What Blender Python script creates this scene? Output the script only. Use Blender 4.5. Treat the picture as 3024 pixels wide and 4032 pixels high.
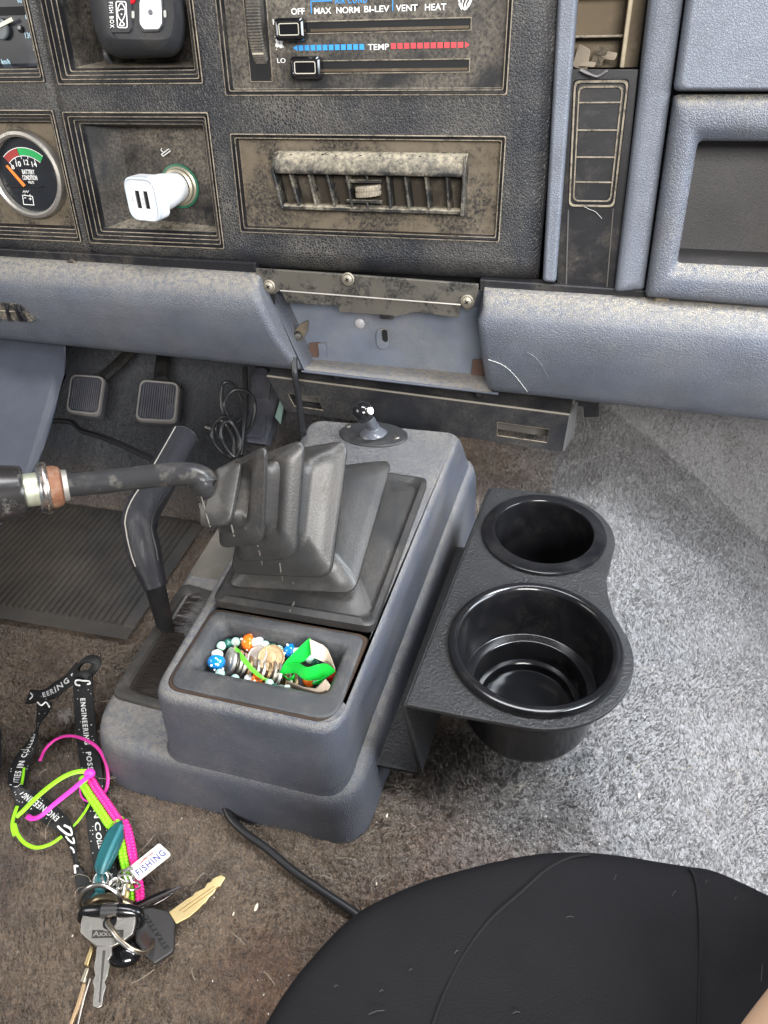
import bpy, bmesh, math, random
from mathutils import Vector, Matrix
from math import sin, cos, pi, radians
random.seed(7)
for o in list(bpy.data.objects): bpy.data.objects.remove(o)
SC = bpy.context.scene; COL = SC.collection
# ------------------------------------------------------------------ camera
FPX = 1597*3024/1659
def nrm(v): return Vector(v).normalized()
FW = nrm((505, 1302, 1597)); _x = Vector((-6830, 906, 1597)).normalized()
XR = -((_x-FW*_x.dot(FW)).normalized())
_a = Vector((XR.x, XR.y, -XR.z)); _b = Vector((FW.x, FW.y, -FW.z)); _u = _a.cross(_b); UP = Vector((_u.x, _u.y, -_u.z))
CAM = Vector((0, 0, .46))
cd = bpy.data.cameras.new('camera'); cam = bpy.data.objects.new('camera', cd); COL.objects.link(cam); SC.camera = cam
cd.sensor_fit = 'VERTICAL'; cd.sensor_height = 36; cd.lens = 36*FPX/4032; cd.clip_start = .01; cd.clip_end = 50
def wdir(x, y, z): return Vector((XR.dot((x, y, z)), FW.dot((x, y, z)), UP.dot((x, y, z))))
cx_, cy_, cz_ = wdir(1, 0, 0), wdir(0, 1, 0), -wdir(0, 0, 1)
M = Matrix((cx_, cy_, cz_)).transposed().to_4x4(); M.translation = CAM; cam.matrix_world = M
# ------------------------------------------------------------------ world, lamps, exposure
W = bpy.data.worlds.new('World'); SC.world = W; W.use_nodes = True
bg = W.node_tree.nodes['Background']; bg.inputs[0].default_value = (.86, .91, 1, 1); bg.inputs[1].default_value = .18
def area(name, loc, target, sx, sy, power, col):
    l = bpy.data.lights.new(name, 'AREA'); l.shape = 'RECTANGLE'; l.size = sx; l.size_y = sy; l.energy = power; l.color = col
    o = bpy.data.objects.new(name, l); COL.objects.link(o); o.location = loc
    o.rotation_euler = (Vector(target)-Vector(loc)).to_track_quat('-Z', 'Y').to_euler(); return o
area('passenger_door_daylight', (1.10, .30, .62), (.05, .42, .0), .8, .5, 24, (.86, .93, 1))
l_ = area('carpet_patch_fill', (.55, .30, .95), (.095, .42, .0), .30, .42, 1.5, (.88, .94, 1)); l_.data.spread = radians(40)  # added narrow lamp brightening the carpet beside the cup holder, no known source
area('rear_window_daylight', (.45, -1.0, 1.0), (-.1, .6, .2), .7, .40, 40, (1, .97, .93))
area('windscreen_daylight', (-.05, .42, 1.35), (-.05, .36, .0), .7, .25, 12, (.97, .98, 1))
area('driver_door_daylight', (-1.2, -.1, .70), (-.2, .4, .1), .6, .4, 5, (1, .97, .92))
SC.view_settings.view_transform = 'Standard'; SC.view_settings.look = 'None'
SC.view_settings.exposure = 0.25; SC.view_settings.gamma = 1; SC.view_settings.use_curve_mapping = False
# ------------------------------------------------------------------ picture measurements -> planes of the car
ZR = {0:(0,0,3024),1:(0,0,1000),2:(800,0,1300),3:(2000,0,1024),4:(0,1000,1200),5:(950,1000,1450),6:(600,1600,1300),
      7:(300,2200,1400),8:(1500,1800,1200),9:(0,2500,1000),10:(0,3200,1000),11:(900,3000,2124),12:(750,2400,700),
      14:(300,3400,500),15:(0,0,500),16:(0,1100,400),17:(200,1300,1000),18:(0,1900,900),19:(0,1750,600),20:(1100,3000,1000)}
def ray(k, x, y):
    x0, y0, w = ZR[k]; s = w/1659; X = x0+x*s; Y = y0+y*s
    return wdir((X-1512)/FPX, -(Y-2016)/FPX, 1)
LEAN = radians(7); DN = Vector((0, -cos(LEAN), sin(LEAN))); DV = Vector((0, sin(LEAN), cos(LEAN))); DP = Vector((0, .607, .22))
def az(k, x, y, z): d = ray(k, x, y); return CAM+d*((z-CAM.z)/d.z)
def ay(k, x, y, Y): d = ray(k, x, y); return CAM+d*(Y/d.y)
def ax(k, x, y, X): d = ray(k, x, y); return CAM+d*(X/d.x)
def at(k, x, y, t): return CAM+ray(k, x, y)*t
def ad(k, x, y, o=0): d = ray(k, x, y); return CAM+d*(((DP-CAM).dot(DN)+o)/d.dot(DN))
def P(u, v, o=0): return DP+Vector((u, 0, 0))+DV*v+DN*o      # dash face: u right, v up, o towards the seats (metres)
def duv(k, x, y, o=0): p = ad(k, x, y, o)-DP; return p.x, p.dot(DV)
# ------------------------------------------------------------------ materials
MATS = {}
class NT:
    def __init__(s, m): s.t = m.node_tree; s.n = s.t.nodes; s.l = s.t.links
    def a(s, t, **k):
        n = s.n.new(t)
        for q, v in k.items(): setattr(n, q, v)
        return n
    def lk(s, a, b): s.l.new(a, b)
def inp(n, d):
    for k, v in d.items(): n.inputs[k].default_value = v
def ramp(T, src, a, b, c0=(0, 0, 0, 1), c1=(1, 1, 1, 1)):
    r = T.a('ShaderNodeValToRGB'); r.color_ramp.elements[0].position = a; r.color_ramp.elements[1].position = b
    r.color_ramp.elements[0].color = c0; r.color_ramp.elements[1].color = c1; T.lk(src, r.inputs[0]); return r.outputs[0]
def noise(T, co, scale, detail=4, rough=.55, dist=0, vec=None):
    n = T.a('ShaderNodeTexNoise'); inp(n, {'Scale': scale, 'Detail': detail, 'Roughness': rough, 'Distortion': dist}); T.lk(co, n.inputs['Vector']); return n.outputs['Fac']
def mixc(T, fac, a, b):
    m = T.a('ShaderNodeMix', data_type='RGBA')
    for i, v in ((6, a), (7, b)):
        if hasattr(v, 'links'): T.lk(v, m.inputs[i])
        else: m.inputs[i].default_value = (*v[:3], 1)
    if hasattr(fac, 'links'): T.lk(fac, m.inputs[0])
    else: m.inputs[0].default_value = fac
    return m.outputs[2]
def mth(T, op, a, b=None, clamp=False):
    m = T.a('ShaderNodeMath', operation=op, use_clamp=clamp)
    for i, v in enumerate((a, b)):
        if v is None: continue
        if hasattr(v, 'links'): T.lk(v, m.inputs[i])
        else: m.inputs[i].default_value = v
    return m.outputs[0]
DUST = (.29, .25, .195)
def mat(name, col, rough=.5, metal=0, grain=0, gs=900, cell=0, cs=330, dust=0, ds=18, dlo=.5, dhi=.75, dcol=DUST, up=0, cellcol=0, spec=.5, var=.12, coat=0, trans=0, emit=None, wear=0, wcol=None, sss=0, alpha=1, smear=None, ior=1.45):
    if name in MATS: return MATS[name]
    m = bpy.data.materials.new(name); m.use_nodes = True; T = NT(m); b = T.n['Principled BSDF']
    inp(b, {'Roughness': rough, 'Metallic': metal, 'Specular IOR Level': spec, 'Coat Weight': coat, 'Coat Roughness': .08, 'Transmission Weight': trans, 'IOR': ior, 'Alpha': alpha})
    if sss: inp(b, {'Subsurface Weight': sss, 'Subsurface Scale': .01})
    if emit: b.inputs['Emission Color'].default_value = (*emit[:3], 1); b.inputs['Emission Strength'].default_value = emit[3]
    tc = T.a('ShaderNodeTexCoord'); co = tc.outputs['Object']
    c = mixc(T, ramp(T, noise(T, co, 35, 5), .3, .7), tuple(v*(1-var) for v in col), tuple(min(1, v*(1+var)) for v in col))
    h = None; bumps = []
    if cell:
        v = T.a('ShaderNodeTexVoronoi', feature='DISTANCE_TO_EDGE'); v.inputs['Scale'].default_value = cs
        nn = T.a('ShaderNodeTexNoise'); nn.inputs['Scale'].default_value = cs*.8; T.lk(co, nn.inputs['Vector'])
        mp = T.a('ShaderNodeVectorMath', operation='MULTIPLY_ADD'); T.lk(nn.outputs['Color'], mp.inputs[0]); mp.inputs[1].default_value = (.0016,)*3; T.lk(co, mp.inputs[2]); T.lk(mp.outputs[0], v.inputs['Vector'])
        e = ramp(T, v.outputs['Distance'], 0, .20)
        bumps.append((e, cell, .0011))
        if cellcol:
            inv = mth(T, 'SUBTRACT', 1.0, e); msk = mth(T, 'MULTIPLY', inv, ramp(T, noise(T, co, 14, 3), .40, .68))
            c = mixc(T, mth(T, 'MULTIPLY', msk, cellcol), c, dcol)
    if grain:
        bumps.append((noise(T, co, gs, 3, .6), grain, .0010))
    if dust or up:
        f = mth(T, 'MULTIPLY', ramp(T, noise(T, co, ds, 8, .68, .3), dlo, dhi), ramp(T, noise(T, co, 420, 3, .7), .30, .62))
        f = mth(T, 'MULTIPLY', f, dust)
        if up:
            g = T.a('ShaderNodeNewGeometry'); s = T.a('ShaderNodeSeparateXYZ'); T.lk(g.outputs['Normal'], s.inputs[0])
            f = mth(T, 'ADD', f, mth(T, 'MULTIPLY', ramp(T, s.outputs['Z'], .25, .9), mth(T, 'MULTIPLY', ramp(T, noise(T, co, 240, 6, .8), .36, .58), up)), True)
        c = mixc(T, f, c, dcol); r = T.a('ShaderNodeMapRange'); inp(r, {'To Min': rough, 'To Max': .9}); T.lk(f, r.inputs[0]); T.lk(r.outputs[0], b.inputs['Roughness'])
    if wear:
        f = ramp(T, noise(T, co, 60, 5, .6), .60-.1*wear, .62-.1*wear+.03); c = mixc(T, f, c, wcol)
    if smear:
        w_ = ramp(T, noise(T, co, smear[0], 3), smear[1], smear[2]); c = mixc(T, w_, c, smear[3])
    T.lk(c, b.inputs['Base Color'])
    for ht, st, dist in bumps:
        bn = T.a('ShaderNodeBump'); inp(bn, {'Strength': min(1, st), 'Distance': dist}); T.lk(ht, bn.inputs['Height'])
        if h: T.lk(h, bn.inputs['Normal'])
        h = bn.outputs['Normal']
    if h: T.lk(h, b.inputs['Normal'])
    MATS[name] = m; return m
leather = mat('black leatherette', (.020, .021, .025), .40, cell=.45, cs=430, grain=.15, dust=.40, ds=9, dlo=.48, dhi=.8, cellcol=.40, up=.0, spec=.42, dcol=(.24, .215, .175))
blackpl = mat('dusty black plastic', (.017, .017, .018), .5, grain=.3, gs=1500, dust=.80, ds=13, dlo=.38, dhi=.74, up=.6, spec=.3)
blackpl2 = mat('black plastic', (.012, .012, .014), .36, grain=.15, gs=1600, dust=.3, ds=24, dlo=.5, dhi=.8, spec=.35)
dustedge = mat('dust caked edge', (.26, .22, .165), .85, grain=.4, gs=1200, dust=.95, dcol=(.03, .028, .025), ds=110, dlo=.40, dhi=.62)
dustflat = mat('dust covered plastic', (.15, .122, .088), .8, grain=.4, gs=1400, dust=.95, dcol=(.02, .02, .021), ds=24, dlo=.44, dhi=.56, spec=.3)
glossblk = mat('glossy black plastic', (.007, .007, .008), .12, spec=.6, var=.3, coat=.3)
softblk = mat('moulded black rubber', (.03, .031, .034), .42, grain=.15, dust=.2)
greypl = mat('blue grey vinyl', (.125, .138, .166), .38, cell=.30, cs=600, grain=.2, dust=.25, ds=9, dlo=.55, dhi=.85, up=.0, spec=.5)
greybol = mat('blue grey padded vinyl', (.088, .098, .124), .38, cell=.42, cs=520, grain=.15, dust=.25, ds=8, dlo=.5, dhi=.85, cellcol=.30, up=.85, dcol=(.27, .24, .19), spec=.5)
greyin = mat('smooth blue grey plastic', (.13, .15, .19), .5, grain=.1, dust=.5, ds=12, dlo=.45, dhi=.75, up=.8, dcol=(.30, .26, .20))
constop = mat('console plastic', (.058, .064, .083), .38, cell=.35, cs=620, grain=.15, dust=.38, ds=14, dlo=.45, dhi=.75, up=.55, cellcol=.35, dcol=(.19, .175, .15), spec=.5)
traym = mat('worn tray plastic', (.034, .036, .040), .5, grain=.4, gs=1200, dust=.6, ds=40, dlo=.45, dhi=.7, dcol=(.12, .11, .10), up=.12)
groove = mat('rusty dirt in groove', (.035, .019, .010), .9, grain=.5)
rubber = mat('gear boot rubber', (.024, .0235, .0235), .38, grain=.12, gs=700, dust=.5, ds=15, dlo=.42, dhi=.75, dcol=(.12, .10, .08), spec=.6)
powder = mat('textured black powder coat', (.017, .017, .018), .5, grain=1.0, gs=520, var=.25, spec=.45)
cupm = mat('gloss black cup plastic', (.006, .006, .007), .16, spec=.5, var=.4, dust=.05, ds=60)
steel = mat('bright steel', (.62, .60, .57), .28, 1, grain=.05)
brass = mat('worn brass', (.78, .60, .30), .34, 1, grain=.1)
nickel = mat('tarnished nickel', (.36, .34, .31), .38, 1, grain=.2)
darkchrome = mat('dark chrome', (.09, .085, .085), .18, 1)
coinm = mat('silver coin', (.62, .59, .54), .42, .85, grain=.25, gs=900)
coinb = mat('brown coin', (.36, .25, .14), .42, .85, grain=.25, gs=900)
shaftm = mat('worn black lever paint', (.030, .030, .032), .28, grain=.1, wear=.35, wcol=(.075, .071, .065), spec=.5, dust=.25, ds=40, dlo=.52, dcol=(.28, .25, .22))
rust = mat('rusty metal', (.20, .085, .045), .7, .4, grain=.5, dust=.5, ds=90, dcol=(.40, .34, .27))
whitep = mat('white printed ink', (.74, .74, .72), .6, var=.05)
bluep = mat('blue printed ink', (.03, .26, .62), .6, var=.05)
redp = mat('red printed ink', (.58, .05, .06), .6, var=.05)
whitegl = mat('white glossy plastic', (.82, .83, .85), .22, var=.02, coat=.3)
clearp = mat('clear plastic rim', (.55, .60, .66), .08, spec=.8, coat=.6)
dark = mat('dark cavity', (.006, .006, .007), .8)
bluewh = mat('dial blue ink', (.42, .60, .72), .6)
orange = mat('orange needle', (.85, .20, .03), .5)
dialm = mat('gauge dial', (.012, .014, .018), .3, var=.2, smear=(25, .55, .7, (.045, .047, .06)))
clearglass = mat('clear resin', (.95, .98, .97), .04, trans=.9, ior=1.4)
# ------------------------------------------------------------------ object helpers
def link(o, parent):
    COL.objects.link(o)
    if parent is not None:
        o.parent = parent; o.matrix_parent_inverse = Matrix.Translation(-(Vector(parent['base']) if 'base' in parent.keys() else Vector((0, 0, 0))))
    return o
def mesh(name, vs, fs, m, parent=None, smooth=True, mi=None, angle=40, bevel=0, solid=0, sub=0):
    me = bpy.data.meshes.new(name); me.from_pydata([tuple(v) for v in vs], [], fs); me.update()
    ms = m if isinstance(m, (list, tuple)) else [m]
    for q in ms: me.materials.append(q)
    if mi: me.polygons.foreach_set('material_index', mi)
    bm = bmesh.new(); bm.from_mesh(me); bmesh.ops.remove_doubles(bm, verts=bm.verts, dist=1e-6); bmesh.ops.recalc_face_normals(bm, faces=bm.faces); bm.to_mesh(me); bm.free()
    if smooth:
        me.polygons.foreach_set('use_smooth', [True]*len(me.polygons)); me.set_sharp_from_angle(angle=radians(angle))
    o = bpy.data.objects.new(name, me)
    if solid: s = o.modifiers.new('s', 'SOLIDIFY'); s.thickness = solid; s.offset = 0
    if bevel: s = o.modifiers.new('b', 'BEVEL'); s.width = bevel; s.segments = 3; s.limit_method = 'ANGLE'; s.angle_limit = radians(35)
    if smooth and not sub and len(fs) < 60000: s = o.modifiers.new('w', 'WEIGHTED_NORMAL'); s.keep_sharp = True; s.weight = 80
    if sub: s = o.modifiers.new('u', 'SUBSURF'); s.levels = sub; s.render_levels = sub
    return link(o, parent)
def thing(name, label, cat, loc, group=None):
    o = bpy.data.objects.new(name, None); COL.objects.link(o); o.location = loc; o.empty_display_size = .02; o['base'] = list(loc)
    o['label'] = label; o['category'] = cat
    if group: o['group'] = group
    return o
def tag(o, label, cat, group=None, kind=None):
    o['label'] = label; o['category'] = cat
    if group: o['group'] = group
    if kind: o['kind'] = kind
    return o
class MB:
    def __init__(s): s.v = []; s.f = []; s.m = []
    def add(s, vs, fs, mi=0):
        o = len(s.v); s.v += [Vector(v) for v in vs]; s.f += [tuple(i+o for i in f) for f in fs]; s.m += [mi]*len(fs)
        return s
    def build(s, name, m, parent=None, **k): return mesh(name, s.v, s.f, m, parent, mi=s.m if isinstance(m, (list, tuple)) else None, **k)
def rr(c, r, n=5):
    c = [Vector(p) for p in c]; out = []; L = len(c); rs = r if isinstance(r, (list, tuple)) else [r]*L
    for i, p in enumerate(c):
        a = c[i-1]-p; b = c[(i+1) % L]-p; q = rs[i]
        A = p+a.normalized()*min(q, a.length*.49); B = p+b.normalized()*min(q, b.length*.49)
        for j in range(n+1):
            t = j/n; out.append(A*(1-t)**2+p*2*t*(1-t)+B*t*t)
    return out
def loft(rings, cap0=False, cap1=False, wrap=False, mis=None):
    mb = MB(); n = len(rings[0]); vs = [p for r in rings for p in r]; R = len(rings)
    for k in range(R if wrap else R-1):
        k2 = (k+1) % R; fs = []
        for i in range(n):
            j = (i+1) % n; fs.append((k*n+i, k*n+j, k2*n+j, k2*n+i))
        mb.f += fs; mb.m += [mis[k] if mis else 0]*n
    mb.v = [Vector(v) for v in vs]
    if cap0: mb.f.append(tuple(range(n))); mb.m.append(mis[0] if mis else 0)
    if cap1: mb.f.append(tuple((R-1)*n+i for i in range(n))); mb.m.append(mis[-1] if mis else 0)
    return mb
def merge(*ms):
    o = MB()
    for m in ms:
        b = len(o.v); o.v += m.v; o.f += [tuple(i+b for i in f) for f in m.f]; o.m += m.m
    return o
def cr(pts, n=8, closed=False):
    pts = [Vector(p) for p in pts]; L = len(pts); out = []
    R = range(L if closed else L-1)
    for i in R:
        p0 = pts[i-1] if (i > 0 or closed) else pts[0]*2-pts[1]; p1 = pts[i]; p2 = pts[(i+1) % L]
        p3 = pts[(i+2) % L] if (i+2 < L or closed) else p2*2-p1
        for j in range(n):
            t = j/n; out.append(.5*((2*p1)+(p2-p0)*t+(2*p0-5*p1+4*p2-p3)*t*t+(3*p1-p0-3*p2+p3)*t**3))
    if not closed: out.append(pts[-1])
    return out
def tube(path, r, n=10, closed=False, sq=1, caps=True, up=Vector((0, 0, 1))):
    path = [Vector(p) for p in path]; L = len(path); rings = []; rs = r if isinstance(r, (list, tuple)) else [r]*L
    prev = None
    for i, p in enumerate(path):
        a = path[i-1] if (i > 0 or closed) else p; b = path[(i+1) % L] if (i+1 < L or closed) else p
        t = (b-a).normalized()
        s = t.cross(up)
        if s.length < .2: s = t.cross(Vector((0, 1, 0))) if prev is None else t.cross(prev.cross(t))
        s.normalize()
        if prev is not None and s.dot(prev) < 0: s = -s
        prev = s; w = s.cross(t).normalized()
        rings.append([p+s*cos(2*pi*k/n)*rs[i]+w*sin(2*pi*k/n)*rs[i]*sq for k in range(n)])
    return loft(rings, caps and not closed, caps and not closed, closed)
def lathe(c, axis, prof, n=40, cap0=False, cap1=False):
    axis = nrm(axis); s = axis.cross(Vector((0.3, 1, 0.1))).normalized(); w = axis.cross(s)
    return loft([[Vector(c)+axis*h+s*cos(2*pi*k/n)*r+w*sin(2*pi*k/n)*r for k in range(n)] for r, h in prof], cap0, cap1)
def prism(poly, d):
    d = Vector(d); a = [Vector(p) for p in poly]; return loft([a, [p+d for p in a]], True, True)
def patch(f, us, vs, holes=()):
    mb = MB(); n = len(us)
    for v in vs:
        for u in us: mb.v.append(f(u, v))
    for j in range(len(vs)-1):
        for i in range(n-1):
            cu, cv = (us[i]+us[i+1])/2, (vs[j]+vs[j+1])/2
            if any(a < cu < b and c < cv < d for a, b, c, d in holes): continue
            mb.f.append((j*n+i, j*n+i+1, (j+1)*n+i+1, (j+1)*n+i)); mb.m.append(0)
    return mb
def bil(a, b, c, d): return lambda u, v: (a*(1-u)+b*u)*(1-v)+(d*(1-u)+c*u)*v
def box(c, x, y, z, dx, dy, dz):
    c = Vector(c); x, y, z = nrm(x)*dx/2, nrm(y)*dy/2, nrm(z)*dz/2
    q = [c-x-y-z, c+x-y-z, c+x+y-z, c-x+y-z]; return loft([q, [p+z*2 for p in q]], True, True)
def ball(c, r, n=16, m=10, s=(1, 1, 1)):
    mb = MB(); c = Vector(c); rings = []
    for j in range(1, m):
        a = pi*j/m; rings.append([c+Vector((r*s[0]*sin(a)*cos(2*pi*k/n), r*s[1]*sin(a)*sin(2*pi*k/n), r*s[2]*cos(a))) for k in range(n)])
    l = loft(rings); t = len(l.v); l.v += [c+Vector((0, 0, r*s[2])), c-Vector((0, 0, r*s[2]))]
    for k in range(n): l.f += [(t, k, (k+1) % n), (t+1, (m-2)*n+k, (m-2)*n+(k+1) % n)]; l.m += [0, 0]
    return l
TXT = {}
def tgeo(s, ext=.02, shear=0, sp=1.0):
    if (s, shear) in TXT: return TXT[(s, shear)]
    cu = bpy.data.curves.new('t', 'FONT'); cu.body = s; cu.extrude = ext; cu.resolution_u = 3; cu.shear = shear; cu.offset = .012; cu.space_character = 1.22 if s.isupper() and len(s) > 6 and s not in ('BATTERY', 'CONDITION') else 1.0
    o = bpy.data.objects.new('t', cu); COL.objects.link(o); bpy.context.view_layer.update()
    me = bpy.data.meshes.new_from_object(o.evaluated_get(bpy.context.evaluated_depsgraph_get()))
    vs = [v.co.copy() for v in me.vertices]; fs = [tuple(p.vertices) for p in me.polygons]
    bpy.data.objects.remove(o); bpy.data.curves.remove(cu); bpy.data.meshes.remove(me)
    x0 = min(v.x for v in vs); x1 = max(v.x for v in vs); y0 = min(v.y for v in vs); y1 = max(v.y for v in vs)
    r = ([Vector(((v.x-x0)/(x1-x0), (v.y-y0)/(y1-y0), (v.z+ext)/(2*ext))) for v in vs], fs); TXT[(s, shear)] = r; return r
def text(s, f, m, parent, name='lettering', shear=0):
    """f(x, y, h): text box 0..1, 0..1, h 0..1 thickness"""
    vs, fs = tgeo(s, shear=shear); return mesh(name, [f(v.x, v.y, v.z) for v in vs], fs, m, parent, smooth=False)
def dtext(s, u0, v0, u1, v1, m, parent, o=0, **k): return text(s, lambda x, y, h: P(u0+(u1-u0)*x, v0+(v1-v0)*y, o+.0001+.00015*h), m, parent, **k)
def rect(u0, v0, u1, v1, o): return [P(u0, v0, o), P(u1, v0, o), P(u1, v1, o), P(u0, v1, o)]
# ================================================================== SETTING: carpet
def floor_z(x, y):
    z = 0
    if x > .05: z = -.17*min(1, max(0, (x-.05)/.22))**1.2
    if x < -.27:
        t = min(1, max(0, (-.27-x)/.15)); z = -.125*t*t*(3-2*t)*min(1, max(0, (y-.20)/.12))
    if y > .64 and x < 0: z += (y-.64)*.9*min(1, -x/.2)
    if y > .80: z += (y-.80)*1.3*max(0, min(1, x/.1+1))
    return z
def carpet_mat():
    m = bpy.data.materials.new('worn carpet'); m.use_nodes = True; T = NT(m); b = T.n['Principled BSDF']
    tc = T.a('ShaderNodeTexCoord'); co = tc.outputs['Object']; inp(b, {'Roughness': .95, 'Specular IOR Level': .15, 'Sheen Weight': .25, 'Sheen Roughness': .5})
    sx = T.a('ShaderNodeSeparateXYZ'); T.lk(co, sx.inputs[0])
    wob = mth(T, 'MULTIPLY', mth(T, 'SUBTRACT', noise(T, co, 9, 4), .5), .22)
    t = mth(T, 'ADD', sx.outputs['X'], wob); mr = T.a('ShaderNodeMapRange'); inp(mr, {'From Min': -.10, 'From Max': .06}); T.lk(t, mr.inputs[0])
    # soiled brown between the seats; cleaner passenger side, lighter grey with daylight painted in
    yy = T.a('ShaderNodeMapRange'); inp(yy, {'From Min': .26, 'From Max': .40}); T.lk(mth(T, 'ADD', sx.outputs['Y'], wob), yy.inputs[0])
    clean_lit = mth(T, 'MAXIMUM', mr.outputs[0], mth(T, 'MULTIPLY', yy.outputs[0], ramp(T, sx.outputs['X'], 0, .001)), True)
    base = mixc(T, clean_lit, (.165, .118, .080), (.225, .218, .220))
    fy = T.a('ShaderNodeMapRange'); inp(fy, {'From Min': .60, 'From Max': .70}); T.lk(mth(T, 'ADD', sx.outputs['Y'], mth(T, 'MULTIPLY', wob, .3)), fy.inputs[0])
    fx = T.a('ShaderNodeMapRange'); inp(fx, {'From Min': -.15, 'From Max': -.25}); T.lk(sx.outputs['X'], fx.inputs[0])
    stain = mth(T, 'MULTIPLY', ramp(T, noise(T, co, 20, 6, .7), .50, .72), mth(T, 'SUBTRACT', 1.0, mth(T, 'MULTIPLY', clean_lit, .85)))
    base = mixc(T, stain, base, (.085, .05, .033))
    for (sx_, sy_, rr2, c_) in ((-.02, .175, .085, (.12, .062, .035)), (-.31, .14, .05, (.06, .035, .025)), (-.12, .13, .05, (.11, .055, .03)), (.20, .36, .05, (.07, .05, .045))):
        vd = T.a('ShaderNodeVectorMath', operation='DISTANCE'); T.lk(co, vd.inputs[0]); vd.inputs[1].default_value = (sx_, sy_, 0)
        base = mixc(T, mth(T, 'MULTIPLY', ramp(T, mth(T, 'ADD', vd.outputs['Value'], mth(T, 'MULTIPLY', mth(T, 'SUBTRACT', noise(T, co, 30, 5, .7), .5), .12)), rr2*.3, rr2, (1, 1, 1, 1), (0, 0, 0, 1)), .75), base, c_)
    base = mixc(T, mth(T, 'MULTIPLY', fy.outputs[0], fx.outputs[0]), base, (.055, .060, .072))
    f1 = noise(T, co, 300, 5, .75, .6); f2 = noise(T, co, 900, 3, .7)
    fib = mth(T, 'ADD', mth(T, 'MULTIPLY', f1, .6), mth(T, 'MULTIPLY', f2, .4))
    v = T.a('ShaderNodeMapRange'); inp(v, {'From Min': .38, 'From Max': .62, 'To Min': .58, 'To Max': 1.4}); T.lk(fib, v.inputs[0])
    mm = T.a('ShaderNodeVectorMath', operation='SCALE'); T.lk(base, mm.inputs[0]); T.lk(v.outputs[0], mm.inputs['Scale']); T.lk(mm.outputs[0], b.inputs['Base Color'])
    bn = T.a('ShaderNodeBump'); inp(bn, {'Strength': 1.0, 'Distance': .005}); T.lk(fib, bn.inputs['Height'])
    b2 = T.a('ShaderNodeBump'); inp(b2, {'Strength': .8, 'Distance': .008}); T.lk(noise(T, co, 90, 4, .6), b2.inputs['Height']); T.lk(bn.outputs[0], b2.inputs['Normal']); T.lk(b2.outputs[0], b.inputs['Normal'])
    return m
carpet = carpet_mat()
us = [-1.1+i*.004 for i in range(500)]; vs = [-.15+i*.004 for i in range(320)]
from mathutils import noise as mn
def fz(x, y): return floor_z(x, y)+.0035*mn.noise(Vector((x*26, y*26, 0)))+.0016*mn.noise(Vector((x*130, y*130, 3)))
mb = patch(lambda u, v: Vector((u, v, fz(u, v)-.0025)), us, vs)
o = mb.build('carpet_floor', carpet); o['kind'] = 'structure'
def carpet_pile(n):
    import numpy as np
    rg = np.random.default_rng(5); V = np.zeros((n*3, 3), dtype=np.float32); k = 0
    X = rg.uniform(-.62, .42, n*2); Y = rg.uniform(.03, .86, n*2); A = rg.uniform(0, 2*math.pi, n*2); Hh = rg.uniform(.0022, .0046, n*2); Wd = rg.uniform(.00035, .0007, n*2); L = rg.uniform(.0004, .0030, n*2); B = rg.uniform(0, 2*math.pi, n*2)
    for i in range(n*2):
        if k >= n: break
        x, y = float(X[i]), float(Y[i])
        if -.28 < x < -.10 and .24 < y < .56: continue
        if x < -.42 and .44 < y < .635: continue
        if y < .20 and x > .12: continue
        z = fz(x, y)-.0028; lean = mn.noise(Vector((x*18, y*18, 9)))*3+float(B[i])*.35; dx, dy = math.cos(A[i])*Wd[i], math.sin(A[i])*Wd[i]
        V[k*3] = (x-dx, y-dy, z); V[k*3+1] = (x+dx, y+dy, z); V[k*3+2] = (x+math.cos(lean)*L[i], y+math.sin(lean)*L[i], z+Hh[i]); k += 1
    V = V[:k*3]; me = bpy.data.meshes.new('carpet_pile'); me.vertices.add(k*3); me.vertices.foreach_set('co', V.ravel()); me.loops.add(k*3); me.loops.foreach_set('vertex_index', np.arange(k*3, dtype=np.int32))
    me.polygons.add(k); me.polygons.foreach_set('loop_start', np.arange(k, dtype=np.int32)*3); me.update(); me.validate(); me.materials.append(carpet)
    o = bpy.data.objects.new('carpet_pile', me); COL.objects.link(o); o['kind'] = 'stuff'; o['label'] = 'short worn carpet pile covering the car floor'; o['category'] = 'carpet'
carpet_pile(300000)
# firewall behind pedals and beneath the dash
fwm = mat('dark bulkhead carpet', (.045, .047, .055), .95, grain=1, gs=500, spec=.1, dust=.3, ds=12)
mb = patch(lambda u, v: Vector((-1.1+2.0*u, .93+.04*v, -.05+.62*v)), [i/20 for i in range(21)], [i/10 for i in range(11)])
o = mb.build('bulkhead_wall', fwm, solid=.01); o['kind'] = 'structure'
DASHBODY = True
# kick panel on the left
pts = [ay(0, -60, 705, .63), ay(0, 147, 740, .63), ay(0, 140, 810, .61), ay(0, 126, 880, .58), ay(0, 108, 945, .55), ay(0, 84, 1000, .52), ay(0, 62, 1050, .49), ay(0, 35, 1110, .46), ay(0, -20, 1160, .44), ay(0, -160, 1170, .42)]
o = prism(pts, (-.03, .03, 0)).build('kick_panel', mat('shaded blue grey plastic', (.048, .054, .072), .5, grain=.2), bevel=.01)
tag(o, 'curved blue grey plastic panel left of the clutch pedal', 'interior panel')
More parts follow.
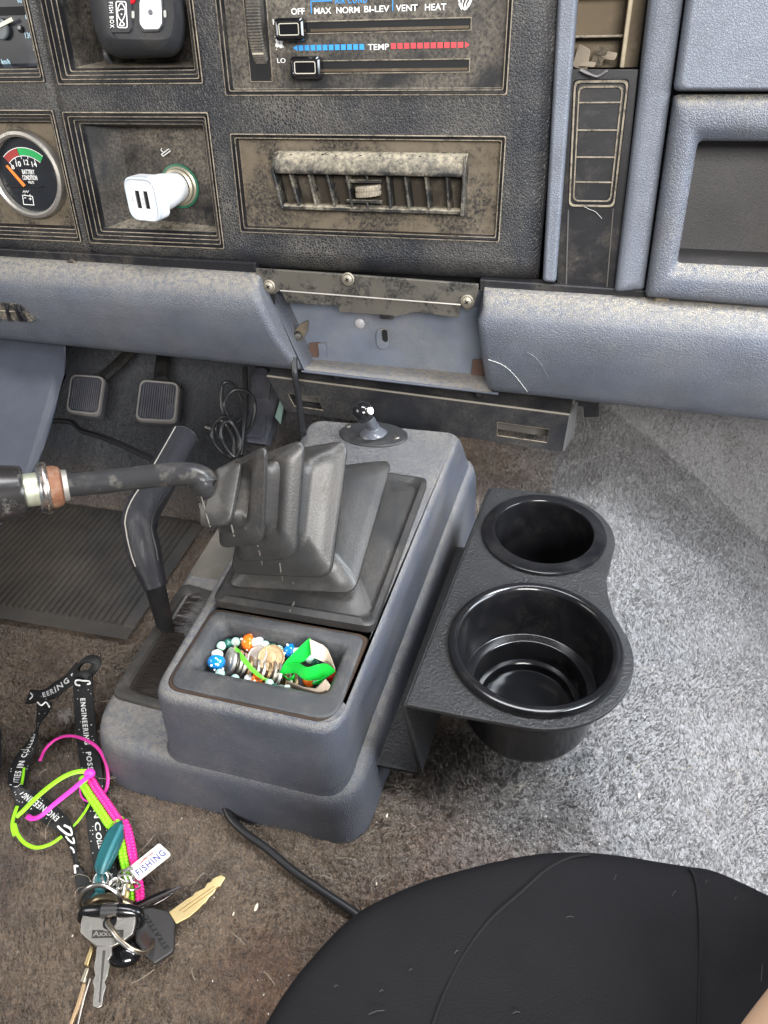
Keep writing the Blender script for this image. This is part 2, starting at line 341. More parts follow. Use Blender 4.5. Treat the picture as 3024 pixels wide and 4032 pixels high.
# ================================================================== INSTRUMENT PANEL
ip = thing('instrument_panel', 'dusty black dashboard fascia with framed gauges, sliders and air vent', 'dashboard', P(-.25, 0, 0))
H = {'speed': (-.62, -.4515, .1475, .27), 'pocket': (-.4395, -.3065, .1455, .27), 'batt': (-.62, -.4500, .018, .127), 'light': (-.4415, -.3055, .0175, .1255),
     'heat': (-.2885, -.0635, .1370, .27), 'vent': (-.2885, -.0620, .0325, .1100)}
def face(u, v):
    # rolled lower edge and right edge, soft crease between cluster and centre section
    o = 0
    if v < .020: t = (.020-v)/.022; o -= .022*(1-math.sqrt(max(0, 1-min(1, t)**2)))
    c = -.4465+.0*(v); d = abs(u-c); o -= .003*math.exp(-(d/.0035)**2)
    if u > -.052: t = min(1, (u+.052)/.024); o -= .010*(1-math.sqrt(max(0, 1-t*t)))
    return P(u, v, o)
ucut = sorted(set([-.62]+[h[0] for h in H.values()]+[h[1] for h in H.values()]+[-.4475, -.4465, -.4455, -.4435, -.052]+[-.052+.024*sin(i*pi/16) for i in range(1, 9)]+[-.60+.02*i for i in range(28)]))
ucut = [u for u in ucut if u <= -.028]
vcut = sorted(set([.27]+[h[2] for h in H.values()]+[h[3] for h in H.values() if h[3] < .27]+[.020-.022*sin(i*pi/24) for i in range(0, 13)]+[.03, .06, .09, .13, .2]))
mb = patch(face, ucut, vcut, [h for h in H.values()])
mb.build('fascia', leather, ip, angle=60)
thick = [(0, -.001, 0), (0, .0016, 1), (.0009, .0018, 0), (.0015, -.0012, 0), (.0030, -.0012, 0), (.0034, .0004, 1), (.0041, .0004, 0), (.0046, -.003, 0), (.0064, -.003, 1), (.0069, -.0035, 0), (.0075, -.006, 0), (.0092, -.006, 1), (.0098, -.0065, 0), (.0104, -.010, 0), (.0115, -.012, 0)]
thin = [(0, -.001, 0), (0, .0012, 1), (.0008, .0014, 0), (.0013, -.0016, 0), (.0026, -.0018, 0), (.0030, -.0002, 1), (.0037, -.0002, 0), (.0042, -.006, 0)]
def frame(h, prof, r=.0015):
    a, b, c, d = h; rings = []
    for ins, o, _ in prof: rings.append(rr(rect(a+ins, c+ins, b-ins, d-ins, o), r, 3))
    return loft(rings, mis=[p[2] for p in prof]).build('frame', [blackpl2, dustedge], ip, angle=30)
for k, h in H.items(): frame(h, thin if k in ('heat', 'vent') else thick)
def liner(h, ins, o0, o1, m, name, shrink=.002):
    a, b, c, d = h; i = ins; r0 = rr(rect(a+i, c+i, b-i, d-i, o0), .002, 3); i += shrink; r1 = rr(rect(a+i, c+i, b-i, d-i, o1), .002, 3)
    return loft([r0, r1], False, True).build(name, m, ip, angle=30)
liner(H['speed'], .0115, -.012, -.016, dialm, 'speedometer')
liner(H['pocket'], .0115, -.012, -.05, blackpl, 'pocket_liner', .004)
liner(H['batt'], .0115, -.012, -.0125, dustflat, 'gauge_backing', .001)
hp = liner(H['heat'], .0042, -.006, -.0065, blackpl, 'climate_plate', .0005)
liner(H['vent'], .0042, -.006, -.0065, dustflat, 'vent_surround', .0005)
# -- lighter pocket: deep left side wall slanting in to the back plate
a, b, c, d = H['light']; i = .0115
f4 = [P(a+i, c+i, -.012), P(b-i, c+i, -.012), P(b-i, d-i, -.012), P(a+i, d-i, -.012)]
k4 = [P(-.409, .036, -.030), P(b-i-.001, .031, -.024), P(b-i-.001, .112, -.024), P(-.409, .112, -.030)]
loft([f4, k4], False, True).build('lighter_pocket', blackpl, ip, smooth=False)
prism([Vector((-1.05, .650, .115)), Vector((-1.05, .90, .115)), Vector((-1.05, .90, .56)), Vector((-1.05, .70, .56))], (2.05, 0, 0)).build('dash_body', blackpl2, ip)  # unseen block behind the fascia, added to keep light out of the footwell
# ---- speedometer printing
sp = bpy.data.objects['speedometer']
def t15(s, x0, y0, x1, y1, m, par, o=-.0155, k=15, **kw):
    xm, ym = (x0+x1)/2, (y0+y1)/2; u0, u1 = duv(k, x0, ym, o)[0], duv(k, x1, ym, o)[0]; v0, v1 = duv(k, xm, y1, o)[1], duv(k, xm, y0, o)[1]; return dtext(s, u0, min(v0, v1), u1, max(v0, v1), m, par, o, **kw)
u0, v0 = duv(15, -60, 205, -.015); u1, v1 = duv(15, 330, 80, -.015)
mesh('odometer_window', rect(u0, v0, u1, v1, -.0152), [(0, 1, 2, 3)], dark, sp, smooth=False)
t15('66835', -40, 122, 286, 192, whitep, sp); t15('6', 300, 95, 325, 180, mat('cream', (.7, .6, .35), .6), sp)
t15('90', 230, -5, 290, 42, bluewh, sp); t15('1', 335, 185, 352, 250, bluewh, sp); t15('130', 330, 425, 415, 500, bluewh, sp)
t15('8', 432, 570, 480, 680, whitep, sp); t15('km/h', 22, 770, 130, 838, bluewh, sp)
q = [P(*duv(15, x, y, -.011), -.011) for x, y in ((-120, 370), (150, 225), (178, 275), (-110, 420))]; prism(q, DN*.0008).build('needle', mat('needle cream', (.62, .60, .48), .5), sp, bevel=.0002)
lathe(P(*duv(15, 15, 380, -.0145), -.0145), DN, [(.008, 0), (.008, .002), (.007, .003), (.0, .003)], 32).build('hub', mat('hub grey', (.09, .10, .11), .3), sp)
lathe(P(*duv(15, 275, 382, -.0155), -.0155), DN, [(.0028, 0), (.0026, .001), (.0, .0016)], 20).build('reset_pin', glossblk, sp)
# ---- battery gauge
bu, bv = -.4975, .0735; bc = lambda o: P(bu, bv, o); R = .0375
bg_ = thing('battery_gauge', 'round silver rimmed battery voltage gauge with orange needle', 'gauge', bc(-.012))
lathe(bc(-.012), DN, [(R, 0), (R, .006), (R-.001, .0085), (R-.0035, .0095), (R-.0055, .008), (R-.0058, .003)], 64).build('rim', mat('dusty silver rim', (.42, .40, .37), .35, .8, dust=.6, ds=60, dlo=.4, dhi=.7), bg_)
lathe(bc(-.0095), DN, [(R-.0055, 0), (0, 0)], 64).build('dial', dialm, bg_)
def arcband(r0, r1, a0, a1, o, m, name, cu=bu, cv=bv, n=12):
    mb = MB(); 
    for k in range(n+1):
        t = radians(a0+(a1-a0)*k/n); mb.v += [P(cu+r0*cos(t), cv+r0*sin(t), o), P(cu+r1*cos(t), cv+r1*sin(t), o)]
    for k in range(n): mb.f.append((2*k, 2*k+1, 2*k+3, 2*k+2)); mb.m.append(0)
    return mb.build(name, m, bg_, smooth=False)
gc = (bu-.001, bv-.010)
arcband(.0265, .0325, 131, 100, -.0093, mat('gauge red', (.30, .035, .03), .5), 'red_band', *gc)
arcband(.0265, .0325, 99, 52, -.0093, mat('gauge green', (.02, .34, .09), .5), 'green_band', *gc)
arcband(.0325, .0331, 131, 52, -.0092, whitep, 'scale_line', *gc); arcband(.0257, .0263, 131, 52, -.0092, whitep, 'scale_line', *gc)
for aa in (130, 113, 97, 81, 65): arcband(.0235, .0263, aa, aa-1.5, -.0091, whitep, 'tick', *gc, n=1)
for s, x0, y0, x1, y1 in (('8', 75, 1078, 95, 1105), ('10', 105, 1052, 137, 1088), ('12', 157, 1042, 187, 1078), ('14', 208, 1055, 240, 1090), ('BATTERY', 146, 1108, 226, 1138), ('CONDITION', 147, 1145, 243, 1176), ('VOLTS', 185, 1183, 222, 1200)):
    t15(s, x0, y0, x1, y1, whitep, bg_, -.0092, 1)
q = [P(*duv(1, x, y, -.006), -.006) for x, y in ((50, 1078), (168, 1210), (155, 1220), (40, 1085))]; prism(q, DN*.0006).build('needle', orange, bg_)
q = [P(*duv(1, x, y, -.0085), -.0085) for x, y in ((40, 1205), (280, 1215), (270, 1222), (50, 1222))]; prism(q, DN*.0012).build('mask', dark, bg_)
mb = MB()
for pts in ([(147, 1275), (212, 1283)], [(212, 1283), (222, 1340)], [(222, 1340), (155, 1335)], [(155, 1335), (147, 1275)], [(158, 1292), (170, 1293)], [(190, 1298), (206, 1300)], [(198, 1290), (199, 1308)], [(163, 1268), (163, 1276)], [(196, 1270), (196, 1279)], [(150, 1258), (157, 1245), (164, 1258), (171, 1245), (178, 1258), (187, 1246)]):
    mb = merge(mb, tube([P(*duv(1, x, y, -.009), -.009) for x, y in pts], .00035, 6))
mb.build('battery_symbol', whitep, bg_)
# ---- lighter socket + symbol + charger
sk = P(-.354, .065, -.0245)
mb = lathe(sk, DN, [(.0165, 0), (.0165, .002), (.015, .003), (.0145, .006), (.0125, .007), (.0115, .004), (.0115, -.01)], 48); mb.build('lighter_socket', mat('dull cream metal', (.50, .46, .36), .4, .6), ip)
lathe(sk-DN*.0, DN, [(.0185, 0), (.0185, .0018), (.0166, .0022)], 48).build('socket_ring', mat('green plastic', (.02, .12, .07), .4), ip)
mb = MB()
for pts in ([(1068, 1005), (1115, 970), (1127, 982), (1078, 1018), (1068, 1005)], [(1078, 990), (1065, 978), (1070, 965)]):
    mb = merge(mb, tube([P(*duv(1, x, y, -.0275), -.0238) for x, y in pts], .0005, 6))
mb.build('lighter_symbol', whitep, ip)
ch = thing('usb_car_charger', 'white twin port usb charger plugged into the lighter socket', 'charger', sk)
e0 = sk+DN*.004; face_c = ad(1, 925, 1305, .030); axd = (face_c-e0); L_ = axd.length; axd.normalize()
lathe(e0, axd, [(.0105, 0), (.0125, .002), (.0135, .012), (.0150, .022), (.0155, L_-.014)], 40, True, False).build('plug_barrel', whitegl, ch)
ux = (Vector((1, 0, 0))-axd*axd.x).normalized(); uy = axd.cross(ux); uy = uy if uy.z > 0 else -uy
def sqr(c, w, h, r): return rr([c-ux*w-uy*h, c+ux*w-uy*h, c+ux*w+uy*h, c-ux*w+uy*h], r, 8)
cc = e0+axd*L_
loft([sqr(cc-axd*.019, .013, .013, .011), sqr(cc-axd*.014, .0165, .0175, .010), sqr(cc-axd*.004, .0168, .0178, .010)], True, False).build('body', whitegl, ch)
loft([sqr(cc-axd*.004, .0168, .0178, .010), sqr(cc-axd*.0008, .0165, .0175, .010), sqr(cc, .0155, .0165, .009), sqr(cc-axd*.0006, .0138, .0148, .008)]).build('clear_rim', clearp, ch)
fc = loft([sqr(cc-axd*.0006, .0138, .0148, .008)]*2, True, False); mesh('face_plate', sqr(cc-axd*.0005, .0139, .0149, .008), [tuple(range(36))], whitegl, ch, smooth=False)
for sx in (-.0035, .0052):
    prism([cc+ux*(sx+a)+uy*b-axd*.0003 for a, b in ((-.002, -.007), (.002, -.007), (.002, .007), (-.002, .007))], axd*.0001).build('usb_port', dark, ch)
    prism([cc+ux*(sx-.0012+a)+uy*b-axd*.0001 for a, b in ((-.0008, -.005), (.0004, -.005), (.0004, .005), (-.0008, .005))], axd*.0002).build('contact', steel, ch)
for s, sx in (('1.0A', -.0095), ('2.1A', .0012)):
    text(s, lambda x, y, h: cc+ux*(sx-.0009+.0018*(y))+uy*(-.004+.006*(x))+axd*(.0001*h-.0004), mat('grey ink', (.35, .37, .4), .6), ch)
# ---- switch box in the pocket
sb = thing('switch_box', 'black accessory switch box with fish button hanging in the dash pocket', 'switch panel', P(-.365, .19, .01))
def q1(pts, o): return [ad(1, x, y, o) for x, y in pts]
out = [(570, -60), (612, 180), (668, 320), (780, 385), (1140, 372), (1205, 300), (1215, 180), (1195, -60)]
def scaled(r, s, c): return [c+(p-c)*s for p in r]
o1 = rr(q1(out, -.030), .006, 4); o2 = rr(q1(out, -.004), .006, 4)
inn = rr(q1([(690, -60), (712, 120), (722, 240), (760, 255), (1060, 262), (1110, 250), (1140, 120), (1128, -60)], .014), .004, 4)
cen = sum(o2, Vector())/len(o2)
mid = [p*.35+q*.65+DN*.004 for p, q in zip(o2, inn)]
inn2 = [p-DN*.0025 for p in scaled(inn, .97, sum(inn, Vector())/len(inn))]
loft([o1, o2, [p*.8+q*.2+DN*.004 for p, q in zip(o2, inn)], mid, inn, inn2], True, True).build('housing', softblk, sb, angle=50)
def bevbox(pts, o, h, m, name, r=.0008, parent=None, k=1):
    a = rr([ad(k, x, y, o) for x, y in pts], .0012, 2); b = scaled([p+DN*h for p in a], .93, sum(a, Vector())/len(a)+DN*h)
    return loft([a, b], False, True).build(name, m, parent, angle=50)
b1 = bevbox([(695, -60), (700, 190), (728, 218), (850, 218), (868, 190), (858, -60)], .0118, .0015, softblk, 'button', parent=sb)
b2 = bevbox([(900, -60), (905, 170), (935, 215), (1040, 212), (1070, 180), (1062, -60)], .0118, .0012, softblk, 'button', parent=sb)
bevbox([(912, 12), (913, 155), (940, 192), (1035, 190), (1057, 155), (1052, 0), (1030, -30), (935, -30)], .0130, .0008, mat('white button film', (.78, .80, .84), .35, smear=(180, .62, .68, (.35, .38, .45))), 'white_button', parent=sb)
lathe(ad(1, 983, 80, .0139), DN, [(.002, 0), (.0018, .0005), (0, .0006)], 20).build('button_dot', mat('mid grey', (.12, .12, .13), .5), sb)
for x, y in ((870, 95), (1078, 90)): bevbox([(x-9, y-25), (x+8, y-25), (x+11, y+27), (x-6, y+27)], .0118, .0008, mat('lamp lens', (.42, .42, .38), .3), 'indicator_lens', parent=sb)
lathe(ad(1, 858, -8, .0118), DN, [(.0035, 0), (.003, .001), (0, .0012)], 24).build('red_lamp', mat('red lens', (.5, .01, .02), .25), sb)
pa, pb, pc = ad(1, 737, 12, .0136), ad(1, 748, 182, .0136), ad(1, 705, 14, .0136)
text('FISH BOX', lambda x, y, h: pa+(pb-pa)*x+(pa-pc)*(y-1)*.86+DN*.0002*h, whitep, sb)
mb = tube(rr([ad(1, x, y, .0137) for x, y in ((757, 10), (822, 12), (832, 182), (768, 180))], .0015, 3), .00045, 6, closed=True, up=DN)
fish = [(790, 22), (772, 50), (768, 90), (782, 125), (812, 158), (800, 168), (782, 165), (788, 150), (812, 110), (818, 70), (808, 40)]
mb = merge(mb, tube(cr([ad(1, x, y, .0137) for x, y in fish], 4, True), .00045, 6, closed=True, up=DN), tube([ad(1, x, y, .0137) for x, y in ((774, 72), (790, 60), (806, 62))], .00035, 6, up=DN), ball(ad(1, 794, 94, .0137), .0006, 8, 6))
mb.build('fish_emblem', whitep, sb)
tube(cr([ad(1, 700, 300, -.04), ad(1, 690, 350, -.03), ad(1, 715, 400, -.036), ad(1, 752, 450, -.046), ad(1, 775, 500, -.06)], 6), .0023, 10).build('cable', mat('grey cable sheath', (.10, .10, .11), .3), sb)
# ---- climate control
o6 = -.0065
def slot(u0, v0, u1, v1, name):
    r = [rr(rect(u0-i, v0-i, u1+i, v1+i, o), .0006, 2) for i, o in ((.0008, o6+.0001), (.0004, o6+.0008), (0, o6+.0006), (0, o6+.0002))]
    b = loft(r, False, False, mis=[1, 1, 0, 0]); b2 = loft([rr(rect(u0, v0, u1, v1, o6+.0002), .0006, 2)]*2, True, False)
    e = merge(b, b2); e.m = b.m+[0]*len(b2.m); b.build(name, [dark, dustedge], hp, angle=30)
    mesh('slot_opening', rect(u0, v0, u1, v1, o6+.0003), [(0, 1, 2, 3)], dark, hp, smooth=False)
    mesh('slot_rail', rect(u0+.02, v0+.0008, u1-.001, v0+.0026, o6+.0005), [(0, 1, 2, 3)], mat('brown lever blade', (.10, .075, .05), .45, .5, dust=.6), hp, smooth=False)
slot(-.236, .1782, -.0938, .1852, 'slider_slot'); slot(-.233, .1520, -.0937, .1597, 'slider_slot')
slot(-.2682, .1468, -.2505, .2150, 'wheel_slot')
# fan thumbwheel
wc = P(-.2585, .186, o6-.018); mb = MB(); n = 110; Rw = .036
rings = []
for j, x in enumerate((-.006, -.0045, .0045, .006)):
    rings.append([])
    for k in range(n*2):
        rad = Rw*(1 if j in (1, 2) else .965)-(.0008 if k % 2 else 0); t = 2*pi*k/(n*2)
        rings[-1].append(wc+Vector((x+.0016*sin(t*0), 0, 0))+DV*rad*sin(t)+DN*rad*.78*cos(t))
loft(rings, True, True).build('fan_wheel', mat('dusty ribbed wheel', (.035, .033, .03), .5, dust=.6, dlo=.35, dhi=.7), hp, angle=20)
t = -.60; prism([wc+Vector((x, 0, 0))+(DV*sin(t+dt)+DN*.78*cos(t+dt))*(Rw+.0003) for x, dt in ((-.0045, -.022), (.0045, -.022), (.0045, .022), (-.0045, .022))], DN*.0003).build('wheel_mark', mat('cream mark', (.6, .55, .45), .6), hp)
for (u0, v0, u1, v1) in ((-.2405, .1735, -.218, .1878), (-.2300, .1485, -.2065, .1632)):
    kb = []
    for ins, o in ((0, .002), (-.0004, .008), (0, .0115), (.0012, .0128), (.0022, .0130), (.0028, .0122)): kb.append(rr(rect(u0+ins, v0+ins, u1-ins, v1-ins, o6+o), .003-ins*.5, 5))
    kn = loft(kb, True, True).build('slider_knob', glossblk, hp, angle=30)
    i = .0035; tube(rr(rect(u0+i, v0+i, u1-i, v1-i, o6+.0124), .0012, 4), .00038, 6, closed=True, up=DN).build('knob_outline', mat('worn silver line', (.48, .45, .38), .5), hp)
dt_ = lambda s, a, b, c, d, m=whitep: dtext(s, a, b, c, d, m, hp, o6)
dt_('OFF', -.2308, .1902, -.2200, .1942); dt_('MAX', -.2124, .1902, -.1990, .1941); dt_('NORM', -.1951, .1902, -.1771, .1941); dt_('BI-LEV', -.1735, .1904, -.1543, .1943)
dt_('VENT', -.1494, .1904, -.1332, .1944); dt_('HEAT', -.1277, .1905, -.1120, .1945); dt_('AIR COND', -.1960, .1962, -.1712, .1996, bluep)
dt_('TEMP', -.1712, .1667, -.1549, .1705); dt_('HI', -.2462, .1842, -.2405, .1876); dt_('LO', -.2450, .1590, -.2380, .1623)
def dq(u0, v0, u1, v1, m, name, o=o6+.0003): return mesh(name, rect(u0, v0, u1, v1, o), [(0, 1, 2, 3)], m, hp, smooth=False)
dq(-.2150, .1905, -.2143, .1985, bluep, 'blue_line'); dq(-.2150, .1978, -.1980, .1985, bluep, 'blue_line'); dq(-.1521, .1908, -.1514, .2, bluep, 'blue_line')
for k in range(11): u = -.2265+k*.00487; dq(u, .1670, u+.0037, .1706, bluep, 'temperature_block')
mesh('arrow', [P(-.2312, .1688, o6+.0003), P(-.2275, .1668, o6+.0003), P(-.2275, .1708, o6+.0003)], [(0, 1, 2)], bluep, hp, smooth=False)
for k in range(11): u = -.1533+k*.00507; dq(u, .1672, u+.0039, .1708, redp, 'temperature_block')
mesh('arrow', [P(-.0938, .1690, o6+.0003), P(-.0972, .1670, o6+.0003), P(-.0972, .1710, o6+.0003)], [(0, 1, 2)], redp, hp, smooth=False)
mb = MB()
for k in range(4):
    t = radians(35+90*k); c = (-.2422+.0021*cos(t), .1722+.0021*sin(t)); mb.add([P(c[0]+.0017*cos(q*pi/5), c[1]+.0017*sin(q*pi/5), o6+.0003) for q in range(10)], [tuple(range(10))])
for u, v in ((-.2452, .1765), (-.2388, .1697), (-.2448, .1682)): mb.add([P(u+.0004*cos(q*pi/4), v+.0004*sin(q*pi/4), o6+.0003) for q in range(8)], [tuple(range(8))])
mb.build('fan_symbol', whitep, hp, smooth=False)
mb = MB()
for dx in (-.0035, -.0012, .0012, .0035): mb = merge(mb, tube([P(-.0990+dx*.5, .1905, o6), P(-.0990+dx*.9-.0006, .1935, o6), P(-.0990+dx*1.1+.0003, .196, o6), P(-.0990+dx*1.3, .199, o6)], .00045, 6, up=DN))
mb = merge(mb, tube([P(-.1050, .200, o6), P(-.1015, .1925, o6), P(-.0985, .1902, o6), P(-.0955, .1925, o6), P(-.092, .200, o6)], .00045, 6, up=DN)); mb.build('defrost_symbol', whitep, hp)
# ---- air vent
av = thing('air_vent', 'dusty black centre air vent with vertical slats and thumbwheel', 'air vent', P(-.17, .07, -.006))
U0, U1 = -.2505, -.0915
hood = [(.0975, -.004), (.0965, .003), (.0925, .008), (.0850, .0105), (.0825, .0105), (.0815, .0095), (.0815, -.01), (.0975, -.01)]
def bar(prof, ua, ub, e0=0, e1=0, seg=30):
    rings = []
    for k in range(seg+1):
        u = ua+(ub-ua)*k/seg; rings.append([P(u+(e0*(.0975-v)/.016 if k == 0 else 0), v+.0003*mn.noise(Vector((u*90, v*50, 1))), o) for v, o in prof])
    return loft(rings, True, True)
ventm = mat('vent plastic caked with dust', (.018, .018, .018), .4, grain=.2, dust=.6, ds=38, dlo=.47, dhi=.60, up=.85, dcol=(.31, .27, .20))
bar(hood, -.2480, U1+.001).build('hood', ventm, av, angle=50)
bar([(.0575, .003), (.0560, .0065), (.0540, .0065), (.0528, .003), (.0535, -.01), (.0575, -.01)], -.2455, U1+.0005).build('lower_lip', ventm, av, angle=50)
prism([P(-.248, .0970, -.008), P(-.2525, .0835, -.008), P(-.2460, .0545, -.008), P(-.2440, .0545, -.008), P(-.2495, .0835, -.008), P(-.2460, .0970, -.008)], DN*.017).build('end_cheek', ventm, av, bevel=.0006)
prism([P(-.0925, .0970, -.008), P(-.0912, .0970, -.008), P(-.0905, .0535, -.008), P(-.0935, .0535, -.008)], DN*.019).build('end_cheek', ventm, av, bevel=.0006)
mesh('duct', [P(-.249, .054, -.0055), P(-.0915, .054, -.0055), P(-.0915, .083, -.0055), P(-.249, .083, -.0055)], [(0, 1, 2, 3)], mat('dusty duct', (.035, .028, .02), .9, dust=.4, ds=30), av, smooth=False)
def slat(u0, u1, m=ventm):
    # front edge from top to bottom slants right in the photograph's dash
    return prism([P(u0, .0820, .0065), P(u0+.0018, .0820, .0065), P(u1+.0018, .0555, .0060), P(u1, .0555, .0060)], -DN*.0105+Vector((.0015, 0, 0)))
for x0, x1 in ((435, 485), (530, 572), (622, 665), (722, 752), (925, 945), (1015, 1040), (1118, 1140), (1225, 1240)):
    ua = duv(2, x0-8, 870, .006)[0]; ub = duv(2, x1-10, 1030, .006)[0]; slat(ua, ub).build('slat', ventm, av, bevel=.0004)
for v in (.0765, .0612): bar([(v+.0012, .006), (v-.0012, .006), (v-.0012, .001), (v+.0012, .001)], -.189, -.159, seg=4).build('cross_bar', ventm, av, bevel=.0004)
for va, vb in ((.0825, .0772), (.0605, .0555)): prism([P(-.1725, va, .0065), P(-.1707, va, .0065), P(-.1697, vb, .0065), P(-.1715, vb, .0065)], -DN*.006).build('cross_bar', ventm, av, bevel=.0004)
rings = []; n = 60
for j, (v, r) in enumerate(((.0655, .0105), (.0670, .0108), (.0690, .0108), (.0691, .0100), (.0700, .0100), (.0701, .0108), (.0722, .0108), (.0735, .0100))):
    rings.append([P(-.1705+(r-(.0004 if k % 2 else 0))*cos(2*pi*k/n), v+.001*cos(2*pi*k/n), .0045+(r-(.0004 if k % 2 else 0))*.75*sin(2*pi*k/n)) for k in range(n)])
loft(rings, True, True).build('thumbwheel', dustedge, av, angle=20)
for x, y in ((440, 770), (600, 770), (668, 776), (790, 774), (890, 775), (1092, 778)): u, v = duv(2, x, y, .006); mesh('vent_pinhole', [P(u+.0012*cos(q*pi/4), v-.001+.0004*sin(q*pi/4), .0052+.001) for q in range(8)], [tuple(range(8))], dark, av, smooth=False)
# ================================================================== right-hand column
tc_ = thing('trim_column', 'black ribbed trim strip between two narrow blue grey rails', 'dashboard trim', P(0, 0, 0))
def rail(c, ob, ot, r, name, m=greypl):
    """c: four (u,v) corners bottom-left, bottom-right, top-right, top-left"""
    rings = []
    for ins, o in ((0, -.02), (0, ot-.004), (r*.3, ot-.0012), (r*.7, ot-.0002), (r, ot)):
        cc = [P(c[0][0]+ins, c[0][1]+ins, o), P(c[1][0]-ins, c[1][1]+ins, o), P(c[2][0]-ins, c[2][1], o), P(c[3][0]+ins, c[3][1], o)]; rings.append(rr(cc, [.003, .003, .0005, .0005], 4))
    return loft(rings, False, True).build(name, m, tc_, angle=60)
rail([(-.0245, .003), (-.0135, .0025), (-.0208, .235), (-.0345, .235)], 0, .004, .003, 'rail')
rail([(.0335, -.002), (.0555, .001), (.0480, .235), (.0265, .235)], 0, .008, .008, 'rail')
sp_c = [(-.0125, -.004), (.0350, -.004), (.0275, .1525), (-.0235, .1530)]
prism([P(u, v, -.012) for u, v in sp_c], DN*.010).build('slot_panel', blackpl2, tc_, bevel=.0006)
def lin(c, u, v, o): a = Vector(c[0])*(1-u)+Vector(c[1])*u; b = Vector(c[3])*(1-u)+Vector(c[2])*u; q = a*(1-v)+b*v; return P(q.x, q.y, o)
fr = [(-.0104, .0608), (.0244, .0612), (.0221, .1466), (-.0165, .1464)]
rg = [rr([lin(fr, a, b, o) for a, b in ((i, i*.5), (1-i, i*.5), (1-i, 1-i*.5), (i, 1-i*.5))], .004, 4) for i, o in ((-.01, -.002), (.01, .0008), (.045, .0008), (.06, -.0015), (.085, -.0015), (.095, .0002), (.12, .0002), (.14, -.0035))]
loft(rg, mis=[0, 1, 0, 0, 1, 1, 0]).build('ribbed_frame', [blackpl2, dustedge], tc_, angle=30)
mesh('inset', [lin(fr, a, b, -.0016) for a, b in ((.13, .05), (.87, .05), (.87, .95), (.13, .95))], [(0, 1, 2, 3)], blackpl2, tc_, smooth=False)
for y in (655, 832, 1005, 1165):
    v = duv(3, 550, y)[1]; t = (v-.0608)/(.1465-.0608)
    prism([lin(fr, a, b, -.0015) for a, b in ((.10, t-.006), (.88, t-.006), (.88, t+.006), (.10, t+.006))], DN*.0016).build('rib', dustedge, tc_, bevel=.0003)
for a, b in (((385, 1340), (370, 1838)), ((672, 1330), (630, 1845))): tube([ad(3, *a, -.0015), ad(3, *b, -.0015)], .0006, 6).build('side_rib', mat('worn plastic edge', (.08, .075, .07), .5), tc_)
# broken vent above with dusty vanes and rubble
vv = thing('side_air_vent', 'narrow brown dust filled vent with broken pieces above the ribbed strip', 'air vent', P(0, .16, 0))
prism([P(-.0225, .1535, -.030), P(.0275, .1535, -.030), P(.0255, .25, -.030), P(-.0235, .25, -.030)], DN*.004).build('back_plate', mat('brown dusty liner', (.13, .10, .065), .8, dust=.6, ds=30), vv)
for u0, u1 in ((-.0225, -.0195), (.0145, .0175)): prism([P(u0, .1535, -.028), P(u1, .1535, -.028), P(u1, .25, -.028), P(u0, .25, -.028)], DN*.024).build('side_wall', mat('tan worn edge', (.30, .25, .17), .5, dust=.5, dcol=(.04, .035, .03), ds=40), vv, bevel=.0008)
for v in (.1720, .1970, .216): prism([P(-.019, v, -.028), P(.014, v, -.028), P(.014, v+.0015, -.028), P(-.019, v+.0015, -.028)], DN*.016).build('vane', dustedge, vv, bevel=.0004)
for k, (u, v, w_, h_) in enumerate(((-.013, .160, .006, .009), (-.002, .158, .005, .004), (.006, .161, .006, .003), (.001, .164, .004, .003), (-.008, .156, .006, .002))):
    prism(rr([P(u-w_, v-h_*.6, -.016+.002*k), P(u+w_*.8, v-h_, -.012), P(u+w_, v+h_*.5, -.010+.002*k), P(u-w_*.5, v+h_, -.018)], .002, 3), DN*.0015).build('broken_piece', [mat('tan broken plastic', (.24, .20, .15), .7, dust=.5, dcol=(.06, .05, .04)), dustflat][k % 2], vv, bevel=.0004)
tube(cr([P(-.012, .1525, .002), P(-.006, .1500, .004), P(.000, .1485, .003), P(.006, .1520, .004)], 4), [.0022]*13, 8, sq=.4).build('torn_foam', mat('torn grey foam', (.14, .13, .13), .9, grain=1), vv)
# ---- glove box side
gb = thing('passenger_dash_panel', 'blue grey passenger dash panel with open rectangular storage pocket', 'dashboard panel', P(.1, .05, 0))
def fr_q(c, o): return [P(u, v, o) for u, v in c]
outc = [(.0572, -.0035), (.235, -.009), (.215, .1375), (.0535, .1370)]; inc = [(.0765, .0232), (.225, .022), (.2, .109), (.0748, .1085)]
def ins(c, c2, t): return [((1-t)*a[0]+t*b[0], (1-t)*a[1]+t*b[1]) for a, b in zip(c, c2)]
rg = [rr(fr_q(outc, -.02), .004, 5), rr(fr_q(outc, .008), .004, 5), rr(fr_q(ins(outc, inc, .10), .0125), .005, 5), rr(fr_q(ins(outc, inc, .25), .015), .006, 5), rr(fr_q(ins(outc, inc, .60), .0165), .006, 5), rr(fr_q(ins(outc, inc, .78), .0135), .006, 5), rr(fr_q(ins(outc, inc, .93), .010), .005, 5), rr(fr_q(inc, .007), .004, 5), rr(fr_q(inc, .004), .004, 5)]
loft(rg).build('pocket_frame', greybol, gb, angle=60)
loft([rr(fr_q(inc, .004), .004, 5), rr(fr_q(ins(inc, [(.12, .06)]*4, .02), -.045), .004, 5)], False, True).build('pocket_liner', mat('scuffed black liner', (.028, .027, .028), .45, grain=.2, dust=.4, ds=10, dlo=.4, dhi=.8, dcol=(.16, .14, .13)), gb, angle=30)
upc = [(.0525, .1395), (.25, .1385), (.25, .25), (.0490, .25)]
